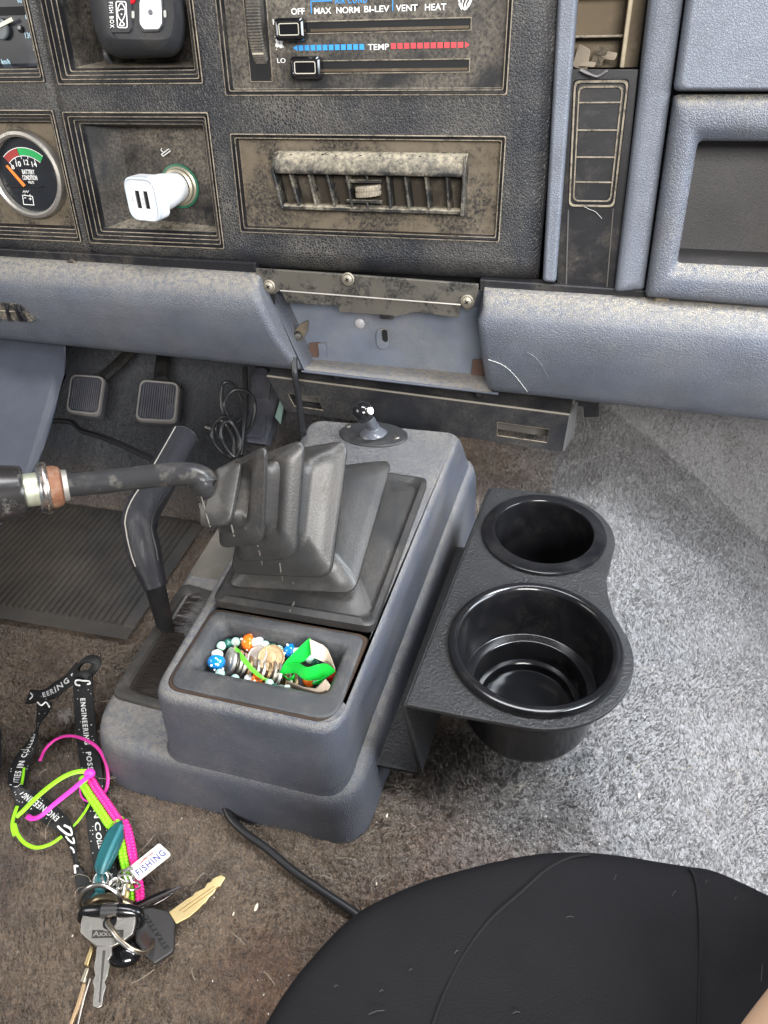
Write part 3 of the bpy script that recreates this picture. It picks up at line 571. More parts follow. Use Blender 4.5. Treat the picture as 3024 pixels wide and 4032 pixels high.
rg = [rr(fr_q(upc, -.02), .004, 5), rr(fr_q(upc, .010), .004, 5), rr(fr_q(ins(upc, [(.15, .2)]*4, .02), .0145), .005, 5), rr(fr_q(ins(upc, [(.15, .2)]*4, .05), .016), .006, 5)]
loft(rg, False, True).build('upper_pad', mat('scuffed blue grey vinyl', (.125, .138, .166), .4, cell=.3, cs=600, grain=.15, smear=(170, .70, .73, (.42, .42, .44))), gb, angle=60)
# ================================================================== LOWER BOLSTER
kb_ = thing('lower_dash_panel', 'blue grey padded vinyl knee panel across the dash under the black fascia', 'dashboard panel', (-.2, .59, .17))
prof = [(.622, .207), (.606, .2125), (.598, .2125), (.590, .209), (.583, .2025), (.5795, .194), (.579, .183), (.582, .160), (.588, .142), (.592, .132), (.596, .1255), (.602, .1215), (.612, .1215), (.64, .126)]
def bol(x, y, z):
    zt = .216-.012*(x+.06); zb = .120-.028*(x+.06); t = (z-.1215)/(.2125-.1215); return Vector((x, y, zb+(zt-zb)*t))
def bolster(xa, xb, fe0, fe1, n=40):
    rings = []
    for k in range(n+1):
        s = k/n; rings.append([])
        for y, z in prof:
            a = xa+fe0(y, z); b = xb+fe1(y, z); x = a+(b-a)*s; q = bol(x, y, z)
            e = min((x-a), (b-x)); 
            if e < .006: q.y += .006*(1-math.sqrt(max(0, 1-(1-e/.006)**2)))
            rings[-1].append(q)
    return rings
def sec(xa, xb, f0, f1):
    ks = [0, .0015, .004, .008]
    rings = []
    xs = [('a', k) for k in ks]+[('m', (i+1)/24) for i in range(23)]+[('b', k) for k in reversed(ks)]
    for typ, v in xs:
        r = []
        for y, z in prof:
            a = xa+f0(y, z); b = xb+f1(y, z); x = a+v if typ == 'a' else b-v if typ == 'b' else a+.008+(b-a-.016)*v
            q = bol(x, y, z); e = min(x-a, b-x, .008)
            q.y += .007*(1-math.sqrt(max(0, 1-(1-e/.008)**2))); r.append(q)
        rings.append(r)
    return loft(rings, True, True)
zf = lambda y, z: (z-.2125)/(.1215-.2125)
sec(-.75, -.272, lambda y, z: 0, lambda y, z: .031*zf(y, z)).build('padding', greybol, kb_, angle=60)
sec(-.0765, .35, lambda y, z: .012*zf(y, z)+(.004 if z > .2 else 0), lambda y, z: 0).build('padding', greybol, kb_, angle=60)
# recess between the padded sections
L0, R0 = -.2725, -.073; L1, R1 = -.239, -.060
fl = [Vector((L0, .604, .216)), Vector((R0, .604, .214)), Vector((R1, .597, .1215)), Vector((L1, .597, .1275))]
bk = [ay(5, 150, 170, .630), ay(5, 1075, 240, .632), ay(5, 1098, 545, .632), ay(5, 285, 470, .630)]
loft([fl, bk], False, True).build('recess', greyin, kb_, smooth=False)
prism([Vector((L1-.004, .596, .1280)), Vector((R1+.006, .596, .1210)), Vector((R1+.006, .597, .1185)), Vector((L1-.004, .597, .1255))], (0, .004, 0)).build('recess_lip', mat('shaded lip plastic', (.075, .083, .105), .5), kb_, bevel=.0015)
rh = lambda pts, m, name, Y=.6285, th=.001, k=5, par=kb_, bv=0: prism([ay(k, x, y, Y) for x, y in pts], (0, th, 0)).build(name, m, par, bevel=bv)
brn = mat('brown foam behind hole', (.10, .06, .045), .9)
rh([(305, 402), (345, 398), (380, 405), (355, 430), (345, 466), (308, 464)], brn, 'clip_hole'); rh([(345, 405), (380, 402), (384, 440), (384, 470), (352, 468), (350, 440)], greyin, 'clip_tab', .627, .002)
rh([(1042, 478), (1090, 474), (1104, 548), (1036, 544)], brn, 'clip_hole')
a = rr([ay(5, x, y, .6285) for x, y in ((608, 332), (668, 334), (672, 426), (612, 424))], .008, 6); prism(a, (0, -.003, 0)).build('latch_boss', greyin, kb_, bevel=.001)
a = rr([ay(5, x, y, .625) for x, y in ((632, 340), (658, 341), (662, 395), (638, 393))], .003, 6); prism(a, (0, -.0008, 0)).build('latch_slot', dark, kb_)
lathe(ay(5, 535, 313, .6285), (0, -1, 0), [(.0050, 0), (.0048, .001), (.003, .0022), (0, .0025)], 24).build('rivet', mat('pale rivet', (.35, .34, .36), .4), kb_)
rh([(228, 365), (262, 320), (300, 300), (298, 345), (270, 395), (235, 402)], dustflat, 'bolt_plate', .617, .002); lathe(ay(5, 255, 366, .616), (.3, -1, 0), [(.0045, 0), (.0045, .002), (.003, .004), (0, .0045)], 20).build('bolt_head', nickel, kb_)
a = rr([ay(5, x, y, .6015) for x, y in ((118, 185), (152, 180), (150, 235), (125, 238))], .003, 4); prism(a, (0, .0005, 0)).build('key_hole', dark, kb_)
# vent at the far left
vm = mat('grey blue vent pocket', (.11, .125, .165), .5, grain=.2)
a = [ay(16, x, y, .5785) for x, y in ((-200, 362), (310, 408), (345, 450), (560, 668), (480, 700), (380, 690), (0, 640), (-200, 625))]
lv = prism(a, (0, .003, 0)).build('vent_opening', mat('vent cavity', (.02, .02, .02), .6, dust=.7, ds=60, dlo=.4, dhi=.6), kb_)
for x0, x1 in ((-100, -60), (108, 150), (262, 330), (305, 400)):
    tube(cr([ay(16, x0, 385+x0*.09, .578), ay(16, x0+12, 500, .5765), ay(16, x1, 640, .577), ay(16, x1+30, 670, .578)], 5), .0018, 8).build('vane', blackpl2, kb_)
tube([ay(16, -200, 500, .577), ay(16, 270, 530, .577)], .0008, 6).build('vane', dustedge, kb_)
# black strip under fascia with clips
def strip(pts_top, pts_bot, Y, name, m, par, th=.003):
    n = len(pts_top); a = [ay(5, x, y, Y) for x, y in pts_top]; b = [ay(5, x, y, Y) for x, y in pts_bot]; return prism(a+b[::-1], (0, th, 0)).build(name, m, par, bevel=.0006)
tr = thing('trim_strip', 'narrow black plastic strip along the bottom of the fascia', 'trim', (-.2, .605, .22))
for (xa, ya, xb, yb) in ((-40, 545, 552, 578), (1036, 614, 1700, 658)):
    prism([ay(0, xa, ya+18, .6045), ay(0, xb, yb+17, .6045), ay(0, xb, yb-10, .606), ay(0, xa, ya-10, .606)], (0, .01, 0)).build('strip', blackpl2, tr, bevel=.001)
for x, y in ((158, 574), (1428, 650)): lathe(ay(0, x, y, .602), (0, -1, .2), [(.006, 0), (.006, .002), (.0045, .004), (.003, .003), (0, .002)], 20).build('clip', dustflat, tr)
# metal ashtray bracket
br = thing('latch_bracket', 'dusty black metal bracket with three screws below the fascia', 'bracket', (-.17, .6, .21))
bm_ = mat('smudged dusty metal', (.10, .092, .078), .5, .2, dust=.95, ds=26, dlo=.49, dhi=.54, dcol=(.012, .012, .013), grain=.15)
prism([ay(5, x, y, .6005) for x, y in ((62, 66), (450, 92), (1068, 138), (1066, 178), (1050, 232), (1040, 245), (1012, 258), (990, 236), (985, 228), (560, 196), (175, 165), (150, 182), (120, 178), (98, 150), (72, 108))], (0, .003, 0)).build('plate', bm_, br, bevel=.0006)
prism([ay(5, x, y, .597) for x, y in ((178, 164), (988, 228), (980, 288), (780, 262), (700, 284), (640, 276), (440, 262), (430, 234), (205, 222))], (0, .0018, 0)).build('flap', bm_, br, bevel=.0005)
tube([ay(5, 176, 165, .5962), ay(5, 988, 229, .5962)], .0007, 6).build('flap_edge', mat('scraped metal edge', (.45, .42, .38), .4, .5), br)
prism(rr([ay(5, x, y, .5955) for x, y in ((618, 274), (688, 280), (688, 296), (624, 293))], .002, 3), (0, .003, 0)).build('catch', blackpl2, br)
for x, y in ((127, 144), (482, 112), (1018, 213)):
    c = ay(5, x, y, .600); s = lathe(c, DN, [(.0056, 0), (.0056, .0012), (.0048, .0018), (.0042, .0012), (.004, .0025), (.0025, .0034), (0, .0036)], 28).build('screw', mat('grimy screw', (.30, .27, .22), .5, .6, dust=.5), br)
    for a_ in (0, pi/2): box(c+DN*.0036, Vector((cos(a_+.6), 0, sin(a_+.6))), DN, Vector((-sin(a_+.6), 0, cos(a_+.6))), .004, .0008, .0009).build('screw_slot', dark, br)
# radio bracket
rb = thing('radio_bracket', 'black sheet metal radio bracket with two rectangular windows under the dash', 'bracket', (-.13, .62, .09))
rbm = mat('scuffed black sheet metal', (.03, .031, .036), .4, .3, dust=.5, ds=16, dlo=.42, dhi=.7, dcol=(.16, .145, .12), grain=.1)
Yb = .617; A, B, C_, D_ = ay(5, 200, 705, Yb), ay(5, 1447, 890, Yb), ay(5, 1478, 722, Yb), ay(5, 118, 548, Yb)
f = bil(A, B, C_, D_)
mb = patch(f, [0, .045, .155, .775, .945, 1], [0, .18, .56, 1], [(.045, .155, .18, .56), (.775, .945, .18, .56)]); mb.build('face_plate', rbm, rb, solid=.0015, smooth=False)
for hu in ((.045, .155), (.775, .945)):
    tube([f(hu[0], .18), f(hu[1], .18), f(hu[1], .56), f(hu[0], .56)], .0008, 6, closed=True).build('window_edge', dustedge, rb)
mesh('inner_wall', [f(0, -.1)+Vector((0, .03, 0)), f(1, -.1)+Vector((0, .03, 0)), f(1, 1)+Vector((0, .03, 0)), f(0, 1)+Vector((0, .03, 0))], [(0, 1, 2, 3)], mat('dusty inner metal', (.10, .095, .085), .6, dust=.5), rb, smooth=False, solid=.001)
prism([D_, C_, C_+Vector((.004, .05, .006)), D_+Vector((0, .05, .006))], (0, 0, -.0015)).build('top_flange', rbm, rb)
tube([D_+Vector((0, -.0005, 0)), C_+Vector((0, -.0005, 0))], .0011, 8).build('rolled_edge', mat('scraped edge', (.20, .18, .15), .5), rb)
prism([B, C_, ay(5, 1510, 665, .635), ay(5, 1492, 812, .635)], (.0015, 0, 0)).build('end_plate', mat('pale worn metal', (.25, .25, .25), .35, .6), rb)
prism([ay(5, x, y, .640) for x, y in ((1505, 655), (1610, 668), (1612, 735), (1545, 738), (1540, 690), (1505, 685))], (0, .01, 0)).build('hanger', blackpl2, rb, bevel=.001)
for x, y in ((432, 548), (1075, 630)): lathe(ay(5, x, y, .612), (0, -1, .6), [(.0045, 0), (.0038, .0015), (.0035, 0), (0, -.001)], 18).build('grommet', dark, rb)
# ================================================================== PEDALS
padm = mat('ribbed pedal rubber', (.075, .078, .095), .4, dust=.6, ds=45, dlo=.45, dhi=.75, dcol=(.20, .18, .16))
def pedal(name, label, c4, t, nr, arm, worn):
    th = thing(name, label, 'pedal', sum([at(17, x, y, t) for x, y in c4], Vector())/4)
    q = [at(17, x, y, t+(.012 if i > 1 else 0)) for i, (x, y) in enumerate(c4)]      # bl br tr tl
    n = (q[1]-q[0]).cross(q[3]-q[0]).normalized(); n = n if n.dot(CAM-q[0]) > 0 else -n
    g = bil(*q); rings = []
    for ins_, o in ((0, -.012), (0, 0), (.03, .004), (.07, .004), (.09, .001)): rings.append([p+n*o for p in rr([g(ins_, ins_), g(1-ins_, ins_), g(1-ins_, 1-ins_), g(ins_, 1-ins_)], .009*(1-ins_*2), 5)])
    loft(rings, True, True, mis=[0, 1, 1, 0]).build('pad', [padm, mat('dusty rubber edge', (.22, .21, .20), .7)], th, angle=40)
    for k in range(nr):
        u = .11+.78*(k+.5)/nr; w = .30/nr; 
        if worn and u > .72: ys = (.45, .88)
        else: ys = (.10, .90)
        prism([g(u-w, ys[0])+n*.001, g(u+w, ys[0])+n*.001, g(u+w, ys[1])+n*.001, g(u-w, ys[1])+n*.001], n*.0035).build('rib', padm, th, bevel=.0008)
    a = [at(17, x, y, tt) for x, y, tt in arm]; tube(cr(a, 5), .009, 8, sq=.6).build('arm', mat('black pedal arm', (.018, .018, .02), .4, dust=.3), th)
pedal('clutch_pedal', 'left foot pedal with ribbed rubber pad and wide arm leaning right', [(100, 545), (325, 572), (365, 305), (135, 288)], .905, 14, [(340, 310, .92), (420, 240, .93), (500, 160, .95), (600, 60, .98)], False)
pedal('brake_pedal', 'middle foot pedal with worn ribbed rubber pad and short upright arm', [(548, 600), (825, 615), (848, 345), (585, 322)], .89, 14, [(720, 325, .905), (725, 260, .92), (735, 170, .94), (745, 60, .98)], True)
ap = thing('accelerator_pedal', 'long ribbed accelerator pedal behind the coiled cables', 'pedal', at(17, 1360, 600, .83))
q = [at(17, x, y, t) for x, y, t in ((1270, 730, .80), (1400, 745, .80), (1500, 400, .86), (1400, 240, .88), (1330, 240, .88), (1300, 480, .84))]
prism(q, (.0, .012, -.012)).build('pad', padm, ap, bevel=.002)
for k in range(9):
    for (xa, ya, xb, yb) in ((1325+k*14, 300, 1312+k*13, 455), (1298+k*13, 560, 1280+k*12.5, 690)):
        tube([at(17, xa, ya, .868 if ya < 400 else .825), at(17, xb, yb, .845 if ya < 400 else .797)], .0018, 6).build('rib', padm, ap)
prism([at(17, x, y, .82) for x, y in ((1498, 440), (1530, 450), (1500, 620), (1462, 570))], (0, .004, 0)).build('side_tab', mat('pale green plastic', (.15, .24, .21), .4), ap, bevel=.001)
# rubber mat
mb = MB()
xs_ = [-.80]; 
while xs_[-1] < -.424: xs_ += [xs_[-1]+.0036, xs_[-1]+.0044, xs_[-1]+.0072, xs_[-1]+.0080]
ys_ = [.439, .441, .4555, .457]+[.457+.018*i for i in range(1, 10)]+[.630, .6315, .637]
def mf(x, y):
    k = (x+.80)/.008; f_ = (k-math.floor(k+1e-6))*8; rid = f_ > .01 and f_ < 4.2 or False; rid = 0 <= f_ < 3.9
    return Vector((x, y, -.120+(.0028 if rid and .456 < y < .631 else 0)+(.0012 if y in (.439, .637) else .0015)))
mb = patch(mf, xs_+[-.412], ys_)
o = mb.build('rubber_floor_mat', mat('ribbed black rubber', (.034, .033, .033), .45, dust=.85, ds=7, dlo=.35, dhi=.7, dcol=(.085, .068, .05), grain=.2), angle=30); tag(o, 'black ribbed rubber mat in the driver footwell', 'floor mat')
# ================================================================== CONSOLE
cn = thing('centre_console', 'blue grey plastic floor console with coin tray and ledge around its base', 'console', (-.17, .38, 0))
lowm = constop
def ringz(c, z, r, n=8):
    return rr([Vector((x, y, (z(x, y) if callable(z) else z))) for x, y in c], r, n)
def insetc(c, d):
    s = [(1, 1), (-1, 1), (-1, -1), (1, -1)]; return [(x+sx*d, y+sy*d) for (x, y), (sx, sy) in zip(c, s)]
lowc = [(-.2850, .2265), (-.0895, .2215), (-.0650, .575), (-.2870, .575)]
lz = lambda x, y: .044+(y-.23)*.07*(1 if x > -.2 else .1)
lr = [.036, .026, .02, .02]
rg = [ringz(insetc(lowc, -.003), -.02, lr), ringz(insetc(lowc, -.001), .0, lr), ringz(lowc, lambda x, y: lz(x, y)-.020, lr), ringz(insetc(lowc, .0015), lambda x, y: lz(x, y)-.009, lr), ringz(insetc(lowc, .0035), lambda x, y: lz(x, y)-.003, lr), ringz(insetc(lowc, .007), lambda x, y: lz(x, y)-.0004, lr), ringz(insetc(lowc, .011), lz, lr), ringz(insetc(lowc, .03), lz, lr)]
loft(rg, False, True).build('base_skirt', lowm, cn, angle=60)
upc0 = [(-.2225, .2310), (-.1010, .2275), (-.069, .572), (-.2235, .572)]; top = [(-.2185, .2325), (-.0985, .2295), (-.0795, .553), (-.2205, .553)]
zt = .1045
opn = [(-.2120, .2385), (-.1000, .2352), (-.0965, .460), (-.2050, .460)]
R_ = [.016, .018, .014, .014]
def mixp(a, b, t): return [(p[0]*(1-t)+q[0]*t, p[1]*(1-t)+q[1]*t) for p, q in zip(a, b)]
rg = [ringz(insetc(upc0, -.002), .030, R_), ringz(insetc(upc0, -.0018), .0445, R_), ringz(insetc(upc0, -.0004), .0475, R_), ringz(mixp(upc0, top, .75), .090, R_), ringz(mixp(upc0, top, .93), .0985, R_), ringz(insetc(top, .0010), .1020, R_), ringz(insetc(top, .0025), .1038, R_), ringz(insetc(top, .0045), zt, R_), ringz(opn, zt, [.012, .015, .006, .006]), ringz(opn, .09, [.012, .015, .006, .006])]
loft(rg, False, False).build('upper_body', constop, cn, angle=60)
# front cap of the opening region (beyond the boot)
# tray insert with moulded basin
to = [(-.2105, .2385), (-.1065, .2325), (-.0995, .3045), (-.2085, .3075)]
to = [(-.2110, .2395), (-.1012, .2362), (-.1010, .3045), (-.2090, .3070)]
hi = [(-.2015, .2570), (-.1125, .2548), (-.1120, .2930), (-.2000, .2975)]
tr_ = [.011, .014, .008, .008]
rg = [ringz(insetc(to, .0010), .09, tr_), ringz(insetc(to, .0010), zt-.0002, tr_), ringz(insetc(to, .0016), zt+.0006, tr_), ringz(insetc(to, .0028), zt+.0010, tr_), ringz(insetc(hi, -.0045), zt+.0010, .007), ringz(insetc(hi, -.002), zt+.0008, .007), ringz(insetc(hi, -.0002), zt-.0006, .007), ringz(insetc(hi, .0022), zt-.006, .007), ringz(insetc(hi, .0045), .084, .006), ringz(insetc(hi, .007), .0815, .006)]
loft(rg, False, True).build('coin_tray', traym, cn, angle=60)
loft([ringz(insetc(to, -.0020), zt-.0030, tr_), ringz(insetc(to, -.0004), zt-.0004, tr_), ringz(insetc(to, .0014), zt-.0003, tr_)]).build('groove_dirt', groove, cn)
# handbrake well
bw = [(-.281, .2640), (-.228, .2600), (-.228, .372), (-.281, .380)]
wz = .0435
rg = [ringz(insetc(bw, -.0), wz, .010), ringz(insetc(bw, .001), wz+.0030, .009), ringz(insetc(bw, .003), wz+.0038, .009), ringz(insetc(bw, .0075), wz+.0030, .008), ringz(insetc(bw, .0095), wz+.0005, .007)]
loft(rg, False, False).build('handbrake_surround', mat('dusty slot trim', (.028, .026, .024), .6, dust=.6, ds=30, dcol=(.13, .11, .09), grain=.3), cn, angle=40)
mesh('handbrake_slot', ringz(insetc(bw, .0085), wz+.0012, .008), [tuple(range(36))], mat('dark brown slot', (.012, .008, .006), .9, grain=1, gs=300), cn, smooth=False)
mb = MB()
for k in range(520):
    y = random.uniform(.272, .368); side = random.random() < .5; x = -.270 if side else -.240; dx = random.uniform(.010, .022)*(1 if side else -1)
    p = Vector((x, y, wz+.0015)); mb = mb.add([p, p+Vector((0, .0006, 0)), p+Vector((dx, random.uniform(-.006, .008), random.uniform(.001, .005)))], [(0, 1, 2)])
o = mb.build('brush_bristles', mat('dark bristle', (.018, .013, .010), .7), cn, smooth=False); o['kind'] = 'stuff'
# shallow step in front of well
rg = [ringz([(-.281, .388), (-.229, .388), (-.229, .50), (-.281, .50)], wz+.0012, .008), ringz([(-.279, .390), (-.231, .390), (-.231, .498), (-.279, .498)], wz+.0022, .008)]
loft(rg, False, True).build('ledge_pad', mat('tan dusty plastic', (.075, .070, .060), .6, dust=.4), cn)
# phone ball mount
rm = thing('ball_mount', 'small black ball mount on oval plate at the front of the console', 'ball mount', az(6, 1110, 150, zt))
pc_ = az(6, 1110, 145, zt); 
def ov(rx, ry, z, n=48): return [pc_+Vector((rx*cos(2*pi*k/n), ry*sin(2*pi*k/n), z)) for k in range(n)]
loft([ov(.031, .0195, -.001), ov(.031, .0195, .0012), ov(.030, .0185, .0022), ov(.012, .012, .0024)], False, True).build('base_plate', mat('matte black metal', (.025, .025, .027), .45, dust=.4, ds=60, dcol=(.2, .19, .17)), rm, angle=50)
st = pc_+Vector((0, .0, .002)); tp = az(6, 1060, 30, zt+.032)
pth = cr([st, st+Vector((-.0005, 0, .008)), st*.45+tp*.55+Vector((.0015, 0, .002)), tp], 6)
tube(pth, [.0125, .0115, .0095, .008, .0068, .0062, .0058, .0055, .0052, .005, .005, .005, .005, .005, .005, .005, .005, .005, .005][:len(pth)], 20, up=Vector((0, 1, 0))).build('stem', mat('glossy grey stem', (.09, .095, .11), .22), rm)
ball(tp, .0092, 24, 16).build('ball', glossblk, rm)
lathe(tp+Vector((.006, -.004, .004)), (.6, -.5, .5), [(.0035, 0), (.0035, .003), (.003, .0035), (0, .0028)], 20).build('cap', steel, rm)
for x, y in ((985, 98), (1228, 155)): lathe(az(6, x, y, zt+.0022), (0, 0, 1), [(.0028, 0), (.0024, .001), (0, .0014)], 16).build('rivet', nickel, rm)
# ================================================================== GEAR BOOT AND LEVER
gs = thing('gear_shift', 'pleated black rubber gear boot with bent worn black shift lever', 'gear lever', (-.15, .39, zt))
def ringb(nr, nl, fr, z, k=.95, dy=.0):
    a = az(6, *nr, z); b = ay(6, *nl, a.y+dy)
    c = ax(6, *fr, a.x+.002)
    return [b, a, c, c+(b-a)*k+Vector((0, -.002, -.010))]                # near-left, near-right, far-right, far-left
B0 = [az(6, 308, 1005, .1045), az(6, 1112, 1142, .1045), az(6, 1384, 392, .1045), Vector((-.213, .478, .1045))]
B1 = [p+Vector((0, 0, .006)) for p in B0]
def scl(c, s, dz=0, ss=None):
    m = sum(c, Vector())/4; return [m+(p-m)*s+Vector((0, 0, dz)) for p in c]
T1 = ringb((1012, 940), (378, 905), (1205, 270), .122)
T2 = ringb((898, 862), (392, 842), (985, 168), .140)
T3 = ringb((722, 765), (420, 782), (768, 158), .158)
T4 = ringb((557, 690), (335, 712), (578, 190), .173)
T5 = ringb((392, 600), (230, 612), (458, 243), .187)
def normal(c): 
    n = (c[1]-c[0]).cross(c[3]-c[0]).normalized(); return n if n.z > 0 else -n
def ridge(c, r=.010, th=.0016):
    n = normal(c); return [[p-n*th for p in rr(c, r, 6)], [p-n*th*.2 for p in rr(scl(c, 1.012), r, 6)], [p+n*th*.8 for p in rr(scl(c, .995), r, 6)]]
rings = [rr(B0, .006, 6), rr(B1, .006, 6), rr(scl(B1, .95, .002), .008, 6), rr(scl(B1, .90, -.001), .012, 6)]
def valley(a, b, s=.80, t=.5):
    return rr(scl([p*(1-t)+q*t for p, q in zip(a, b)], s), .012, 6)
seq = [T1, T2, T3, T4, T5]; prev = scl(B1, .9)
rings.append(rr(scl([p*.5+q*.5 for p, q in zip(prev, T1)], .86), .014, 6))
def mixr(a, b, t): return [p*(1-t)+q*t for p, q in zip(a, b)]
for i, Tn in enumerate(seq):
    rr_ = .009 if i < 3 else .007; n = normal(Tn)
    if i: rings += [[p-n*.0050 for p in rr(scl(Tn, .76), rr_, 6)], [p-n*.0042 for p in rr(scl(Tn, .80), rr_, 6)]]
    rings += [[p-n*.0022 for p in rr(scl(Tn, .965), rr_, 6)], [p-n*.0010 for p in rr(Tn, rr_, 6)], [p+n*.0006 for p in rr(Tn, rr_, 6)], [p+n*.0018 for p in rr(scl(Tn, .965), rr_, 6)]]
    if i < 4:
        nx = seq[i+1]; nn = normal(nx)
        for t, k in ((.12, .90), (.30, .83), (.55, .76), (.75, .72)): rings.append([p+(n if t < .5 else nn)*(.0012 if t < .5 else -.0045) for p in rr(scl(mixr(Tn, nx, t), k), rr_+.002, 6)])
leverp = az(6, 275, 405, .200)
m5 = sum(T5, Vector())/4; n5 = normal(T5)
capc = [leverp+(p-m5)*.36 for p in T5]
rings.append(rr([p*.55+q*.45+n5*.004 for p, q in zip(scl(T5, .9), capc)], .009, 6)); rings.append(rr(capc, .008, 6))
bo = loft(rings, False, True).build('boot', rubber, gs, angle=55)
from mathutils.bvhtree import BVHTree
def bvh(o): return BVHTree.FromPolygons([v.co.copy() for v in o.data.vertices], [tuple(p.vertices) for p in o.data.polygons])
_bt = bvh(bo)
def hit(t, k, x, y, off=.0003):
    d = ray(k, x, y).normalized(); h = t.ray_cast(CAM, d)[0]; return h-d*off if h is not None else None
for pts in (((245, 452), (262, 505), (276, 560), (291, 606)), ((397, 595), (410, 650), (425, 706)), ((530, 698), (540, 745), (551, 793)), ((640, 787), (645, 830), (654, 878)), ((708, 885), (696, 930), (688, 970)), ((712, 982), (690, 1030), (686, 1074))):
    q = [hit(_bt, 6, *p) for p in pts]; q = [p for p in q if p is not None]
    if len(q) > 1: tube(q, .00055, 6).build('mould_seam', mat('pale mould seam', (.10, .092, .08), .7), gs)
# mould seam along near faces
# lever path
_t = (leverp-CAM).length/ray(6, 275, 405).length
lp = [leverp+Vector((.012, .006, -.022)), leverp, at(4, 1120, 1232, _t-.002), at(4, 1060, 1203, _t-.002), at(4, 960, 1198, _t), at(4, 850, 1207, (_t+.447)/2), at(4, 700, 1224, .447), at(4, 540, 1243, .447), at(4, 340, 1262, .447)]
cp = cr(lp, 6); tube(cp, .0071, 20, up=Vector((0, 1, .3))).build('lever', shaftm, gs)
e1 = at(4, 340, 1262, .447); e2 = at(4, 120, 1290, .438); dd = (e2-e1).normalized()
def ltube(prof, m, name, n=36): return tube([e1+dd*a for a, r in prof], [r for a, r in prof], n, up=Vector((0, 1, .3))).build(name, m, gs, angle=35)
ltube([(-.0035, .0080), (-.003, .0094), (0, .0098), (.0005, .0105)], mat('grey worn band', (.33, .31, .28), .5, .6, dust=.3, ds=120), 'worn_band')
ltube([(-.0002, .0100), (.001, .0118), (.004, .0128), (.0075, .0130), (.008, .012)], rust, 'rusty_collar')
ltube([(.0070, .0125), (.0073, .0150), (.0085, .0158), (.0100, .0158), (.0112, .0150), (.0114, .0140)], mat('pitted chrome', (.55, .50, .46), .25, 1, dust=.5, ds=150, dlo=.5, dhi=.6, dcol=(.25, .10, .05)), 'lock_ring', 48)
ltube([(.0110, .0145), (.0118, .0150), (.0130, .0146), (.0134, .0125)], mat('worn chrome', (.6, .6, .6), .25, 1), 'lock_ring', 48)
ltube([(.0130, .0100), (.0250, .0100)], mat('zinc green sleeve', (.50, .52, .40), .4, .5, dust=.4, ds=90), 'threaded_sleeve')
ltube([(.0205, .0125), (.0212, .0145), (.023, .0152), (.045, .0185), (.09, .021)], mat('scuffed black knob', (.02, .018, .018), .25, dust=.4, ds=70, dlo=.55, dhi=.62, dcol=(.35, .33, .3)), 'knob')
# ================================================================== HANDBRAKE
hb = thing('handbrake', 'black handbrake lever with stitched grip rising from the console slot', 'handbrake', az(0, 348, 1375, .04))
b0 = az(0, 362, 1378, .035); b1 = az(0, 335, 1250, .105); b2 = az(0, 312, 1180, .130); b3 = az(0, 300, 1120, .150); b4 = ay(0, 345, 1050, b3.y+.035); b5 = ay(0, 385, 965, b3.y+.080)
b4 = at(0, 345, 1040, .575); b5 = at(0, 388, 960, .62); b3 = at(0, 303, 1120, .535)
b2 = at(0, 313, 1195, .530); b1 = at(0, 335, 1265, .535)
mb = tube([b0, b0*.5+b1*.5, b1+(b2-b1)*.2], [.007, .0082, .0095], 10, sq=.45, up=Vector((0, 1, 0))); mb.build('steel_arm', mat('black painted steel', (.012, .012, .013), .35, dust=.15, ds=80, dcol=(.10, .05, .03), dlo=.55, dhi=.62), hb, bevel=.001)
pth = cr([b1, b2, b3, b4, b5, b5+(b5-b4)*.18], 8); L_ = len(pth)
rad = [(.0085+.0034*min(1, i/8.)) if i < 14 else .0128 for i in range(L_)]; rad[-1] = .004; rad[-2] = .008; rad[-3] = .0115; rad[-4] = .0132
tube(pth, rad, 24, up=Vector((0, 1, 1))).build('grip', mat('stitched black vinyl', (.014, .014, .018), .36, cell=.4, cs=1300, spec=.6), hb)
def seam(off, m, r=.0005):
    pts = []
    for i in range(6, L_-4):
        p = pth[i]; t = (pth[i+1]-pth[i-1]).normalized(); v = (CAM-p).normalized(); s = t.cross(v).normalized(); v = s.cross(t).normalized()
        if v.dot(CAM-p) < 0: v = -v
        pts.append(p+(s*sin(off)+v*cos(off))*(rad[i]+.0001))
    return tube(pts, r, 6).build('stitched_seam', m, hb)
seam(-.85 if True else 0, mat('pale seam', (.28, .26, .23), .7), .0005); seam(.75, mat('seam fold', (.012, .012, .013), .6), .0009)
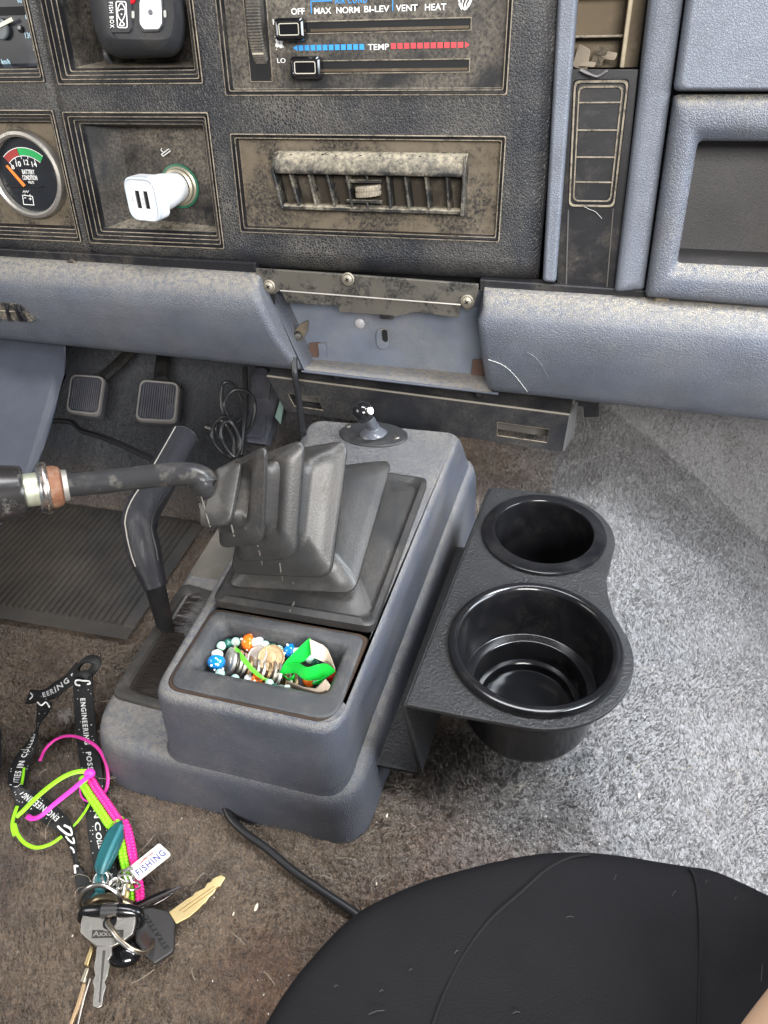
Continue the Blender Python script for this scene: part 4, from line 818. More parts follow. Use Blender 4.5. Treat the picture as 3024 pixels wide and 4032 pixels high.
# ================================================================== CUP HOLDER
chd = thing('cup_holder', 'black powder coated double cup holder bracket beside the console', 'cup holder', (0, .36, .02))
zp = .098
big = Vector((.003, .3205, 0)); sml = Vector((.0005, .4315, 0))
def arcp(c, r, a0, a1, n): return [(c.x+r*cos(radians(a0+(a1-a0)*k/n)), c.y+r*sin(radians(a0+(a1-a0)*k/n))) for k in range(n+1)]
outl = [(-.0665, .2615)]+[(-.03, .2605)]+arcp(big, .0605, -85, 18, 22)+[(.0510, .3600), (.0475, .378), (.0465, .392)]+arcp(sml, .0515, -8, 84, 20)+[(-.030, .4835), (-.0450, .4825)]
def hole(c, r, n=48): return [Vector((c.x+r*cos(2*pi*k/n), c.y+r*sin(2*pi*k/n), zp)) for k in range(n)]
def plate_with_holes():
    bm = bmesh.new(); loops = [[bm.verts.new((x, y, zp)) for x, y in outl], [bm.verts.new(p) for p in hole(big, .047)], [bm.verts.new(p) for p in hole(sml, .037)]]
    ed = []
    for l in loops:
        for i in range(len(l)): ed.append(bm.edges.new((l[i], l[(i+1) % len(l)])))
    bmesh.ops.triangle_fill(bm, use_beauty=True, edges=ed)
    bad = [f for f in bm.faces if (f.calc_center_median().xy-big.xy).length < .0465 or (f.calc_center_median().xy-sml.xy).length < .0365]
    bmesh.ops.delete(bm, geom=bad, context='FACES'); bmesh.ops.recalc_face_normals(bm, faces=bm.faces)
    me = bpy.data.meshes.new('bracket'); bm.to_mesh(me); bm.free(); me.materials.append(powder); return me
o = bpy.data.objects.new('bracket_plate', plate_with_holes()); s = o.modifiers.new('s', 'SOLIDIFY'); s.thickness = .0032; s.offset = 0; s = o.modifiers.new('b', 'BEVEL'); s.width = .0007; s.segments = 2; s.limit_method = 'ANGLE'; link(o, chd)
# side leg folded down from the straight edge, foot running beneath the console
l0, l1 = Vector((-.0665, .2615, zp)), Vector((-.0450, .4825, zp))
lg = [[l0, l1], [l0+Vector((-.0016, 0, -.0025)), l1+Vector((-.0016, 0, -.0025))], [Vector((-.0585, .2600, .034)), Vector((-.0400, .4825, .034))], [Vector((-.0590, .2600, .031)), Vector((-.0410, .4825, .031))], [Vector((-.0900, .2605, .030)), Vector((-.0800, .4825, .030))]]
vs_ = [p for r in lg for p in r]; fs_ = [(2*k, 2*k+1, 2*k+3, 2*k+2) for k in range(4)]
mesh('bracket_leg', vs_, fs_, powder, chd, solid=.003, bevel=.0006, angle=30)
def cup(c, prof, name): return lathe(Vector((c.x, c.y, 0)), (0, 0, 1), prof, 96).build(name, cupm, chd, angle=35)
z0 = zp+.0018
rim_b = [(.0470, z0-.002), (.0525, z0-.0005), (.0541, z0+.0010), (.0541, z0+.0030), (.0530, z0+.0048), (.0510, z0+.0056), (.0490, z0+.0052), (.0474, z0+.0038), (.0466, z0+.0016), (.0462, z0-.002)]
cup(big, rim_b+[(.0435, .066), (.0431, .0645), (.0425, .0640), (.0375, .0635), (.0368, .0630), (.0362, .0610), (.0352, .0480), (.0346, .0470), (.0318, .0466), (.0312, .0460), (.0306, .0415), (.0300, .0405), (0, .0400)], 'large_cup')
cup(big, [(.0466, z0-.003), (.0455, .078), (.0430, .042), (.0395, .0335), (.0360, .0315), (0, .0310)], 'large_cup_shell')
rim_s = [(.0370, z0-.002), (.0440, z0-.0005), (.0452, z0+.0006), (.0455, z0+.0016), (.0450, z0+.0026), (.0438, z0+.0031), (.0372, z0+.0040), (.0362, z0+.0038), (.0356, z0+.0030), (.0353, z0+.0012)]
cup(sml, rim_s+[(.0345, .07), (.0330, .036), (.0310, .0325), (0, .032)], 'small_cup')
# ================================================================== TRAY CONTENTS
zb = .084
def coin(c, r, n, m, label, grp='coins in the tray', name='coin'):
    base = Vector(c); th = thing(name, label, 'coin', base, grp); n = nrm(n)
    lathe(base, n, [(0, 0), (r*.80, 0), (r*.84, .0001), (r*.88, .0003), (r*.97, .0003), (r, .0001), (r, -.0014), (r*.97, -.0016), (0, -.0016)], 48).build('disc', m, th, angle=30)
    rel = lathe(base+n*.00005, n, [(r*.42, 0), (r*.40, .0003), (r*.2, .00045), (0, .0005)], 14); rel.build('relief', m, th)
    return th
dark_c = mat('tarnished coin', (.42, .37, .31), .45, .85, grain=.25, gs=900)
coin(az(12, 360, 480, .094), .0090, (-.72, -.42, .55), coinm, 'silver coin leaning beside the blue mushroom bead')
rowp = [(430, 500, 'second coin of the leaning row, after the silver one'), (470, 520, 'third coin of the leaning row under the green strip'), (520, 540, 'fourth coin of the leaning row under the green strip'), (585, 560, 'fifth coin of the leaning row right of the green strip'), (640, 575, 'sixth coin of the leaning row right of the green strip'), (695, 590, 'seventh coin of the leaning row below the brown coin'), (740, 600, 'eighth coin of the leaning row below the brown coin'), (790, 615, 'ninth coin of the row next to the folded green tape')]
for k, (x, y, lb) in enumerate(rowp): coin(az(12, x, y, .0905), .0088-.0004*(k % 3), (-.78, -.35+.04*(k % 3), .52), [dark_c, coinm, coinb][k % 3] if k != 0 else coinm, lb)
for k, (x, y) in enumerate(((560, 610), (500, 600), (840, 660), (880, 680), (930, 690))): coin(az(12, x, y, .0865), .0080, (-.7, -.5, .5), [coinb, dark_c][k % 2], ['dull coin low at the near edge left of the orange bead', 'brown coin low at the near edge by the white stalk', 'brown coin standing beneath the torn tape', 'dark coin wedged beneath the green loop', 'last dark coin beneath the green loop at the right'][k])
coin(az(12, 525, 400, .090), .0078, (-.35, -.55, .75), mat('copper coin', (.42, .20, .12), .45, .8, grain=.2, gs=500), 'copper coin lying beneath the orange mushroom bead')
coin(az(12, 620, 430, .0965), .0072, (-.25, -.35, .9), mat('bright coin', (.66, .60, .54), .4, .8, grain=.3, gs=500), 'small bright coin tucked behind the scratched brown coin')
coin(az(12, 752, 450, .0975), .0088, (.1, -.35, .92), coinb, 'scratched brown coin lying on top of the others')
# bead bracelet
bb = thing('bead_bracelet', 'pale green bead bracelet with blue and orange mushroom beads in the tray', 'bracelet', az(12, 560, 480, .085))
jade = mat('pale green glass', (.52, .80, .68), .12, trans=.25, spec=.7, coat=.3); dgr = mat('dark green glass', (.02, .14, .11), .08, trans=.3, spec=.8, coat=.5)
for x, y, r, m in ((288, 340, .0044, jade), (350, 312, .0042, dgr), (422, 303, .0045, jade), (695, 335, .0046, jade), (765, 355, .0044, dgr), (822, 378, .0046, jade), (275, 600, .0046, jade), (415, 645, .0040, jade), (345, 640, .0018, whitegl), (735, 690, .0040, jade), (780, 725, .0034, dgr), (840, 740, .0040, clearglass), (1115, 462, .0042, jade), (1170, 500, .004, dgr)):
    ball(az(12, x, y, .0965), r*.70, 20, 14).build('glass_bead', m, bb)
def mushroom(cx, cy, sx, sy, capm, z=.0965, R=.0058, spots=()):
    c = az(12, cx, cy, z); s = az(12, sx, sy, z-.001); d = (s-c).normalized()
    mb = lathe(c-d*R*.62, d, [(0, -.0002), (R*.45, R*.08), (R*.8, R*.35), (R, R*.8), (R*.98, R*1.05), (R*.7, R*1.25), (R*.4, R*1.3)], 32); mb.build('mushroom_cap', capm, bb)
    lathe(c, d, [(R*.5, R*.2), (R*.52, R*.9), (R*.66, R*1.3), (R*.68, R*1.55), (R*.5, R*1.8), (0, R*1.85)], 24).build('mushroom_stalk', mat('milk glass', (.82, .84, .84), .15, coat=.4, var=.02), bb)
    for x, y in spots:
        p = c; v = ray(12, x, y).normalized(); oc = CAM-p; b_ = oc.dot(v); dsc = b_*b_-(oc.length_squared-(R*.93)**2)
        if dsc > 0: ball(CAM+v*(-b_-math.sqrt(dsc)), .0008, 10, 8).build('spot', mat('milk glass', (.8, .8, .8), .2), bb)
bl = mat('blue glass', (.005, .22, .62), .10, coat=.6, trans=.15, spec=.7); og = mat('orange glass', (.95, .16, .01), .12, coat=.6, spec=.7)
mushroom(240, 510, 252, 395, bl, spots=((195, 522), (255, 515), (302, 553), (225, 565)))
mushroom(528, 305, 640, 308, og, spots=((475, 275), (530, 375), (560, 240)))
mushroom(915, 385, 1010, 400, bl, R=.0050, spots=((878, 408), (905, 330), (945, 425)))
mushroom(625, 660, 500, 650, og, z=.093, R=.0046, spots=((595, 668), (660, 642), (610, 690)))
mushroom(1090, 670, 1180, 640, og, z=.088, R=.0045)
ball(az(12, 1320, 620, .086), .0042, 18, 12).build('glass_bead', mat('red glass', (.35, .01, .005), .1, coat=.5), bb); ball(az(12, 915, 745, .090), .0036, 18, 12, (1.2, .8, .8)).build('mushroom_stalk', mat('milk glass', (.8, .8, .8), .2), bb)
# torn green tape
grn = mat('bright green tape', (.01, .50, .05), .38, var=.15, grain=.1); tan = mat('tan paper backing', (.44, .36, .28), .8, grain=.4)
def strip3(edges, name, m, par, th=.0006, n=5):
    a = cr([e[0] for e in edges], n); b = cr([e[1] for e in edges], n); mb = MB(); mb.v = [p for q in zip(a, b) for p in q]
    for k in range(len(a)-1): mb.f.append((2*k, 2*k+1, 2*k+3, 2*k+2)); mb.m.append(0)
    return mb.build(name, m, par, solid=th, angle=50)
tp_ = thing('green_tape_curl', 'crumpled bright green tape with tan paper backing in the tray', 'tape', az(12, 1080, 560, .09))
e12 = lambda a, b, za, zb_: (az(12, *a, za), az(12, *b, zb_))
strip3([e12((835, 590), (860, 600), .100, .094), e12((885, 490), (1010, 510), .105, .100), e12((1000, 370), (1080, 460), .112, .102), e12((1105, 272), (1150, 380), .115, .104), e12((1130, 290), (1160, 400), .112, .102)], 'tape_loop', grn, tp_)
strip3([e12((1110, 275), (1130, 440), .1155, .106), e12((1190, 310), (1200, 470), .112, .104), e12((1278, 370), (1262, 500), .108, .100), e12((1350, 560), (1300, 530), .104, .098)], 'paper_backing', tan, tp_, n=2)
strip3([e12((828, 588), (850, 600), .098, .094), e12((905, 508), (970, 590), .104, .095), e12((1010, 505), (1000, 600), .106, .096), e12((1090, 540), (1080, 660), .105, .094), e12((1200, 510), (1215, 650), .104, .094), e12((1280, 510), (1260, 640), .106, .096), e12((1352, 575), (1345, 585), .104, .100)], 'tape_loop', grn, tp_, n=3)
strip3([e12((855, 600), (900, 670), .094, .086), e12((920, 650), (965, 690), .094, .086), e12((970, 600), (975, 670), .096, .088)], 'tape_loop', grn, tp_)
strip3([e12((1130, 690), (1150, 700), .098, .094), e12((1220, 650), (1210, 690), .098, .094), e12((1320, 590), (1300, 610), .1, .096)], 'tape_loop', grn, tp_)
strip3([e12((905, 665), (960, 760), .099, .088), e12((1050, 725), (1080, 795), .102, .090), e12((1170, 740), (1195, 822), .106, .094), e12((1260, 648), (1270, 790), .110, .098), e12((1305, 710), (1275, 785), .106, .100)], 'paper_backing', tan, tp_, n=1)
strip3([e12((770, 660), (800, 640), .092, .092), e12((800, 600), (835, 610), .096, .094), e12((845, 590), (860, 600), .098, .096)], 'paper_backing', mat('white torn paper', (.6, .57, .52), .8), tp_, n=2)
g2 = thing('green_tape_strip', 'narrow straight green tape strip lying across the coins', 'tape', az(12, 560, 500, .1))
strip3([e12((405, 375), (420, 390), .1035, .103), e12((425, 350), (470, 415), .104, .1025), e12((500, 430), (470, 470), .103, .102), e12((580, 530), (550, 560), .102, .101), e12((660, 610), (630, 630), .100, .099), e12((705, 640), (695, 665), .098, .097), e12((770, 655), (740, 668), .098, .097)], 'tape', mat('yellow green tape', (.10, .42, .03), .35, smear=(120, .55, .6, (.35, .55, .05))), g2)
tube([az(12, 404, 378, .103), az(12, 432, 285, .112)], .0005, 6).build('torn_fibre', tan, g2)
# ================================================================== LANYARD
ly = thing('lanyard', 'twisted black lanyard with white lettering lying on the carpet', 'lanyard', az(9, 560, 600, .003))
lm = mat('woven black ribbon', (.012, .012, .013), .6, grain=.5, gs=1500, var=.2)
def f9(k, x, y, z): p = az(k, x, y, z); q = az(k, x, y, max(-.1, floor_z(p.x, p.y))+z); return q
def ribbon(pairs, n=6):
    a = cr([p[0] for p in pairs], n); b = cr([p[1] for p in pairs], n); return a, b
def rib_build(a, b, name='strap'):
    mb = MB(); m_ = 4
    for p, q in zip(a, b):
        for j in range(m_+1): mb.v.append(p.lerp(q, j/m_))
    for k in range(len(a)-1):
        for j in range(m_): mb.f.append((k*(m_+1)+j, k*(m_+1)+j+1, (k+1)*(m_+1)+j+1, (k+1)*(m_+1)+j)); mb.m.append(0)
    return mb.build(name, lm, ly, solid=.0012, angle=60)
def rib_text(a, b, s, t0, t1, w0, w1, flip=False):
    """text along the ribbon, t in 0..1 of its samples, w across (0 = a edge)"""
    N = len(a)-1
    def f(x, y, h):
        t = t0+(t1-t0)*x; k = max(0, min(N-1e-6, t*N)); i = int(k); fr_ = k-i
        A_ = a[i].lerp(a[i+1], fr_); B_ = b[i].lerp(b[i+1], fr_); w = w0+(w1-w0)*y
        n = (b[i]-a[i]).cross(a[i+1]-a[i]).normalized(); n = n if n.dot(CAM-A_) > 0 else -n
        return A_.lerp(B_, w)+n*(.0007+.0002*h)
    return text(s, f, whitep, ly)
def pr(k, l, r, zl=.003, zr=.003): return (f9(k, *l, zl), f9(k, *r, zr))
S1 = [pr(9, (482, 262), (600, 262), .012, .014), pr(9, (478, 300), (604, 295), .008, .010), pr(9, (485, 450), (611, 440)), pr(9, (495, 600), (627, 590)), pr(9, (512, 750), (645, 740), .004, .005), pr(9, (532, 900), (667, 890), .004, .006), pr(9, (550, 1050), (684, 1040)), pr(9, (564, 1180), (704, 1170)), pr(9, (578, 1327), (722, 1327)), pr(10, (590, 230), (740, 230)), pr(10, (612, 360), (762, 360)), pr(10, (640, 500), (775, 500), .005, .005)]
a, b = ribbon(S1); rib_build(a, b); N1 = len(a)-1
def t_at(y, k=9):      # sample parameter of a row in the zoomed picture
    best = min(range(len(a)), key=lambda i: (a[i]-f9(k, 540, y, .003)).length); return best/(len(a)-1)
def seg(s, ya, yb, ka=9, kb=9): rib_text(a, b, s, t_at(ya, ka), t_at(yb, kb), .70, .33) if False else rib_text(a, b, s, t_at(ya, ka), t_at(yb, kb), .36, .62)
seg('ENGINEERING', 395, 715); seg('POSSIBILITIES', 760, 1110); seg('IN', 1140, 1225); seg('COLLEGE', 1250, 375, 9, 10)
S2 = [pr(9, (500, 180), (540, 310), .012, .006), pr(9, (430, 262), (470, 325)), pr(9, (350, 318), (375, 402)), pr(9, (280, 362), (300, 425)), pr(9, (195, 360), (185, 450), .006, .004)]
a2, b2 = ribbon(S2); rib_build(a2, b2)
rib_text(a2, b2, 'EERING P', .78, .10, .75, .32)
S3 = [pr(9, (200, 360), (165, 450), .008, .004), pr(9, (250, 390), (240, 440), .010, .006), pr(9, (330, 440), (245, 450), .012, .006), pr(9, (325, 490), (243, 500)), pr(9, (262, 575), (240, 560), .012, .004), pr(9, (245, 625), (236, 620), .014, .002), pr(9, (242, 690), (190, 690), .012, .003), pr(9, (215, 780), (110, 790)), pr(9, (185, 900), (58, 895)), pr(9, (155, 985), (50, 975))]
a3, b3 = ribbon(S3); rib_build(a3, b3); rib_text(a3, b3, 'ITIES IN COLLEGE', .985, .60, .32, .66)
S4 = [pr(9, (150, 985), (48, 960), .008, .006), pr(9, (150, 1000), (70, 1010), .008, .007), pr(9, (215, 1015), (110, 1110)), pr(9, (300, 1065), (200, 1175)), pr(9, (390, 1140), (300, 1235)), pr(9, (455, 1210), (375, 1285), .006, .003), pr(10, (475, 100), (410, 150), .009, .003), pr(10, (492, 200), (452, 215), .010, .003), pr(10, (505, 320), (485, 330), .008, .003), pr(10, (560, 400), (492, 430)), pr(10, (620, 470), (510, 520)), pr(10, (640, 560), (545, 600), .006, .006)]
a4, b4 = ribbon(S4); rib_build(a4, b4); rib_text(a4, b4, 'ENGINEERING POSS', .40, .06, .30, .62)
def sw(k, pts, z=.0055, r=.0007, par=None): return tube(cr([f9(k, x, y, z) for x, y in pts], 5), r, 6).build('script_mark', whitep, ly)
sw(9, [(520, 330), (498, 325), (492, 305), (510, 295), (545, 300), (580, 302), (588, 318), (572, 322)], .0115)
sw(10, [(378, 88), (400, 110), (440, 140), (470, 142), (460, 105), (420, 82)], .0095); sw(10, [(430, 155), (462, 190), (484, 198), (478, 165)], .0105, .0005); sw(10, [(460, 225), (478, 240), (483, 262)], .0105, .0005); sw(10, [(487, 345), (492, 395)], .009, .0006); sw(10, [(490, 345), (510, 350)], .009, .0006)
sw(9, [(200, 380), (212, 400), (195, 420)], .010, .0005); sw(9, [(245, 440), (270, 460), (300, 440), (322, 470)], .014, .0006)
mb = MB()
for A_, B_, n_ in ((a, b, 46), (a3, b3, 22), (a4, b4, 30)):
    for q_ in range(n_):
        i_ = random.randrange(len(A_)-1); w_ = random.choice((random.uniform(.06, .28), random.uniform(.74, .94))); p_ = A_[i_].lerp(B_[i_], w_)+Vector((0, 0, .0009)); e_ = .00028
        mb = mb.add([p_+Vector((-e_, -e_, 0)), p_+Vector((e_, -e_, 0)), p_+Vector((e_, e_, 0)), p_+Vector((-e_, e_, 0))], [(0, 1, 2, 3)])
mb.build('printed_dots', whitep, ly, smooth=False)['kind'] = 'stuff'
# knot where the strap doubles back
mb = tube(cr([f9(9, 490, 255, .006), f9(9, 520, 200, .012), f9(9, 560, 160, .018), f9(9, 610, 160, .018), f9(9, 630, 190, .014), f9(9, 600, 240, .010), f9(9, 540, 290, .010)], 6), [.0045]*37, 12, sq=.45); mb.build('knot', lm, ly)
tube(cr([f9(9, 490, 270, .008), f9(9, 540, 250, .016), f9(9, 590, 275, .012)], 6), .0035, 10, sq=.6).build('knot', lm, ly)
# ================================================================== lacing braid keychain
pink = mat('hot pink plastic lace', (.80, .03, .28), .35, var=.05); mag = mat('magenta plastic lace', (.78, .05, .50), .3, var=.05); lime = mat('lime plastic lace', (.27, .70, .02), .32, var=.05)
bk_ = thing('braided_keychain', 'pink and lime green braided plastic lace keychain with loose looping ends', 'keychain', az(9, 600, 1000, .004))
cl = cr([f9(9, 560, 945, .010), f9(9, 610, 1030, .010), f9(9, 680, 1130, .009), f9(9, 745, 1225, .009), f9(10, 790, 90, .008), f9(10, 820, 190, .007), f9(10, 838, 290, .007), f9(10, 860, 400, .007), f9(10, 878, 500, .007), f9(10, 885, 595, .007)], 12)
tot = [0]
for i in range(1, len(cl)): tot.append(tot[-1]+(cl[i]-cl[i-1]).length)
def samp(s):
    i = next((j for j in range(1, len(cl)) if tot[j] >= s), len(cl)-1); u = (s-tot[i-1])/max(1e-9, tot[i]-tot[i-1]); return cl[i-1].lerp(cl[i], u), (cl[i]-cl[i-1]).normalized()
step = .0023; nst = int(tot[-1]/step)
mp_, ml_ = MB(), MB()
for k in range(nst):
    p, t = samp((k+.5)*step); s = t.cross(Vector((0, 0, 1))).normalized(); right = s if s.x > 0 else -s
    for col_, off in ((1, .0015), (1, .0042), (0, -.0015), (0, -.0041)):
        kk = k+(.5 if abs(off) > .002 else 0); pp, _ = samp(min(tot[-1], (kk+.5)*step)); c = pp+right*off+Vector((0, 0, .0004*(abs(off) < .002)))
        rotd = (t*.8+right*.5*(1 if off > 0 else -1)).normalized()
        e = ball(Vector((0, 0, 0)), 1, 8, 6); side = rotd.cross(Vector((0, 0, 1))).normalized()
        e.v = [c+rotd*v.x*.00175+side*v.y*.00150+Vector((0, 0, 1))*v.z*.0024 for v in e.v]
        if col_: mp_ = merge(mp_, e)
        else: ml_ = merge(ml_, e)
def strand(off):
    q_ = []
    for k in range(nst): p, t = samp((k+.5)*step); s_ = t.cross(Vector((0, 0, 1))).normalized(); s_ = s_ if s_.x > 0 else -s_; q_.append(p+s_*off)
    return tube(q_, .0021, 8, sq=.85)
mp_ = merge(mp_, strand(.0029)); ml_ = merge(ml_, strand(-.0029))
mp_.build('pink_weave', pink, bk_); ml_.build('green_weave', lime, bk_)
def lace(k, pts, m, r=.0010, z=.004, name='loose_lace', zs=None):
    q = [f9(k, x, y, (zs[i] if zs else z)) for i, (x, y) in enumerate(pts)]; return tube(cr(q, 6), r, 8, sq=.6).build(name, m, bk_)
lace(9, [(262, 820), (290, 755), (340, 700), (400, 668), (470, 660), (560, 685), (640, 740), (690, 830), (706, 930), (695, 1005), (672, 1042)], mat('deep pink lace', (.60, .04, .30), .35), .0012, zs=[.003, .004, .006, .008, .010, .012, .012, .010, .007, .005, .006])
lace(9, [(602, 905), (545, 945), (522, 1000), (535, 1060), (575, 1088), (615, 1080)], mag, .0006, .006)
lace(9, [(605, 905), (540, 955), (450, 1030), (350, 1110), (270, 1180), (215, 1200), (180, 1185)], mag, .0018, zs=[.016, .018, .018, .016, .012, .008, .006])
lace(9, [(580, 890), (500, 895), (420, 925), (330, 985), (230, 1070), (150, 1150), (110, 1185)], lime, .0018, zs=[.016, .018, .019, .018, .015, .012, .010])
lace(9, [(112, 1120), (90, 1185), (80, 1250), (95, 1310)], lime, .0012, .004); lace(10, [(95, 75), (115, 140), (165, 200), (240, 228), (330, 205), (405, 155)], lime, .0012, .004); lace(10, [(470, 95), (510, 55), (550, 0)], lime, .0009, .005); lace(9, [(552, 1160), (575, 1120), (592, 1085)], lime, .0009, .006); lace(9, [(157, 870), (150, 925), (140, 982)], lime, .0010, .006)
ball(f9(9, 585, 905, .016), .0035, 12, 8, (1.2, 1, .8)).build('lace_knot', mag, bk_); ball(f9(9, 545, 945, .013), .0032, 12, 8).build('lace_knot', lime, bk_)
# ================================================================== KEYS
def flat(k, pts, z, th, name, m, par, bev=.0003): return prism([az(k, x, y, z) for x, y in pts], (0, 0, th)).build(name, m, par, bevel=bev)
k1 = thing('house_key', 'tarnished silver key with wide engraved head lying nearest the camera', 'key', az(14, 430, 900, .014))
zk = .018
hd = [(100, 700), (300, 682), (560, 684), (795, 712), (790, 800), (752, 950), (620, 1040), (490, 1108), (280, 1108), (180, 1030), (65, 925), (78, 780)]
flat(14, hd, zk, .0026, 'head', nickel, k1, .0006)
flat(10, [(640, 868), (738, 868), (736, 935), (714, 968), (724, 1000), (708, 1075), (690, 1110), (700, 1140), (682, 1200), (672, 1272), (640, 1285), (612, 1275), (612, 1230), (622, 1160), (610, 1110), (628, 1070), (618, 1020), (630, 950)], zk+.0004, .0018, 'blade', nickel, k1, .0004)
flat(10, [(672, 900), (690, 900), (655, 1240), (645, 1240)], zk+.0021, .0002, 'blade_groove', mat('groove shade', (.12, .11, .10), .5, 1), k1, 0)
flat(14, [(212, 872), (622, 868), (618, 965), (202, 978)], zk+.0026, .0003, 'name_plate', mat('dark engraved plate', (.07, .065, .06), .5, .8), k1, .0001)
pa, pb, pt = az(14, 215, 955, zk+.003), az(14, 560, 945, zk+.003), az(14, 225, 885, zk+.003)
text('Axxess', lambda x, y, h: pa+(pb-pa)*x+(pt-pa)*y+Vector((0, 0, .0003*h)), mat('embossed metal', (.45, .42, .38), .4, 1), k1)
lathe(az(14, 440, 770, zk+.0026), (0, 0, 1), [(.0050, .0001), (.0050, .0004), (.0040, .0004), (.0040, .0001)], 28).build('hole_rim', nickel, k1); lathe(az(14, 440, 770, zk+.0028), (0, 0, 1), [(.0040, 0), (0, 0)], 24).build('key_hole', dark, k1)
k2 = thing('car_key', 'black plastic headed key with golden blade pointing right', 'key', az(10, 1030, 800, .006))
hd = [(905, 700), (945, 640), (1000, 632), (1105, 655), (1152, 732), (1145, 900), (1135, 925), (1015, 1003), (945, 938), (930, 900), (895, 860), (890, 760)]
flat(10, hd, .008, .0036, 'head', mat('black key plastic', (.028, .026, .026), .35), k2, .0010)
flat(10, [(1108, 657), (1155, 733), (1240, 690), (1300, 640), (1330, 605), (1345, 598), (1370, 560), (1395, 540), (1415, 505), (1440, 490), (1475, 432), (1448, 416), (1395, 438), (1380, 460), (1358, 468), (1340, 500), (1310, 515), (1275, 530), (1262, 552), (1220, 575)], .009, .0020, 'blade', brass, k2, .0003)
for p in (((1170, 640), (1400, 480)), ((1195, 650), (1430, 480))): tube([az(10, *p[0], .0111), az(10, *p[1], .0111)], .00025, 6).build('blade_groove', mat('brass shade', (.35, .25, .12), .5, 1), k2)
pa, pb, pt = az(10, 1060, 885, .0117), az(10, 950, 685, .0117), az(10, 1092, 868, .0117)
pa, pb, pt = az(10, 1105, 880, .0117), az(10, 965, 668, .0117), az(10, 1068, 895, .0117)
text('STRATTEC', lambda x, y, h: pa+(pb-pa)*x+(pt-pa)*y*.9+Vector((0, 0, .0003*h)), mat('embossed black', (.012, .012, .012), .3), k2)
flat(10, [(915, 810), (950, 782), (992, 835), (970, 880), (945, 872)], .0116, .0002, 'ring_slot', mat('rusty brown slot', (.03, .012, .008), .5), k2, 0)
k3 = thing('brass_key', 'narrow brass key seen edge on beside the silver key', 'key', az(10, 560, 1050, .006))
flat(10, [(598, 880), (622, 885), (582, 1012), (555, 1002)], .010, .0025, 'shoulder', brass, k3); flat(10, [(566, 1020), (588, 1025), (556, 1118), (530, 1110)], .008, .002, 'shoulder', mat('pale brass', (.8, .72, .55), .3, 1), k3)
flat(10, [(545, 1120), (566, 1125), (545, 1200), (520, 1280), (480, 1390), (458, 1390), (500, 1270), (525, 1190)], .006, .002, 'blade', mat('pitted brass', (.6, .42, .25), .45, 1, dust=.7, ds=200, dcol=(.10, .05, .03)), k3)
flat(10, [(590, 1085), (600, 1090), (560, 1220), (520, 1390), (505, 1390), (545, 1220)], .004, .0018, 'blade', steel, k3)
# rings
kr = thing('key_ring', 'steel split ring threaded through the silver key and black key', 'key ring', az(10, 840, 800, .02))
def ring3(k, pts, r, m, par, name='ring', sq=1): return tube(cr([az(k, x, y, z) for x, y, z in pts], 6, True), r, 10, True, sq=sq).build(name, m, par)
w1 = [(700, 715, .0215), (735, 775, .0265), (790, 845, .027), (860, 895, .025), (930, 915, .020), (985, 880, .015), (985, 830, .010), (940, 770, .008), (860, 720, .010), (770, 690, .014)]
ring3(10, w1, .0011, steel, kr); ring3(10, [(x+10, y-8, z+.0006) for x, y, z in w1], .0009, mat('warm steel', (.55, .46, .34), .3, 1), kr)
kr2 = thing('key_ring', 'large bright steel ring standing behind the silver key', 'key ring', az(10, 650, 560, .01))
w2 = [(515, 600, .012), (525, 545, .020), (570, 495, .026), (640, 470, .028), (710, 488, .027), (765, 530, .023), (785, 585, .016), (740, 640, .010), (640, 660, .006), (550, 640, .007)]
ring3(10, w2, .0013, steel, kr2); ring3(10, [(x+8, y+10, z-.0012) for x, y, z in w2], .0010, mat('dim steel', (.3, .29, .28), .3, 1), kr2)
kr3 = thing('carabiner', 'black chrome clip band lying just behind the silver key head', 'carabiner', az(10, 720, 650, .012))
tube(cr([az(10, 545, 690, .013), az(10, 560, 650, .018), az(10, 640, 640, .021), az(10, 730, 636, .022), az(10, 830, 640, .021), az(10, 895, 660, .018), az(10, 905, 720, .012)], 8), .0036, 14).build('clip_band', mat('black chrome', (.05, .05, .052), .2, .9), kr3)
tube([az(10, 672, 640, .0222), az(10, 775, 638, .0222)], .0041, 14).build('bright_sleeve', mat('satin sleeve', (.35, .34, .33), .25, 1), kr3)
tube(cr([az(10, 590, 605, .010), az(10, 640, 570, .014), az(10, 720, 560, .015), az(10, 790, 580, .014), az(10, 850, 610, .010)], 6), .0030, 12).build('inner_hoop', mat('bronze metal', (.38, .30, .20), .3, 1), kr3)
tube(cr([az(10, 575, 620, .008), az(10, 650, 590, .010), az(10, 760, 590, .010), az(10, 860, 625, .008)], 6), .0042, 12).build('inner_hoop', mat('dull bronze', (.18, .15, .11), .35, 1), kr3)
o = ball(az(10, 800, 905, .006), .010, 20, 14, (1.15, .85, .55)).build('key_fob', glossblk); tag(o, 'rounded glossy black fob under the silver key', 'key fob')
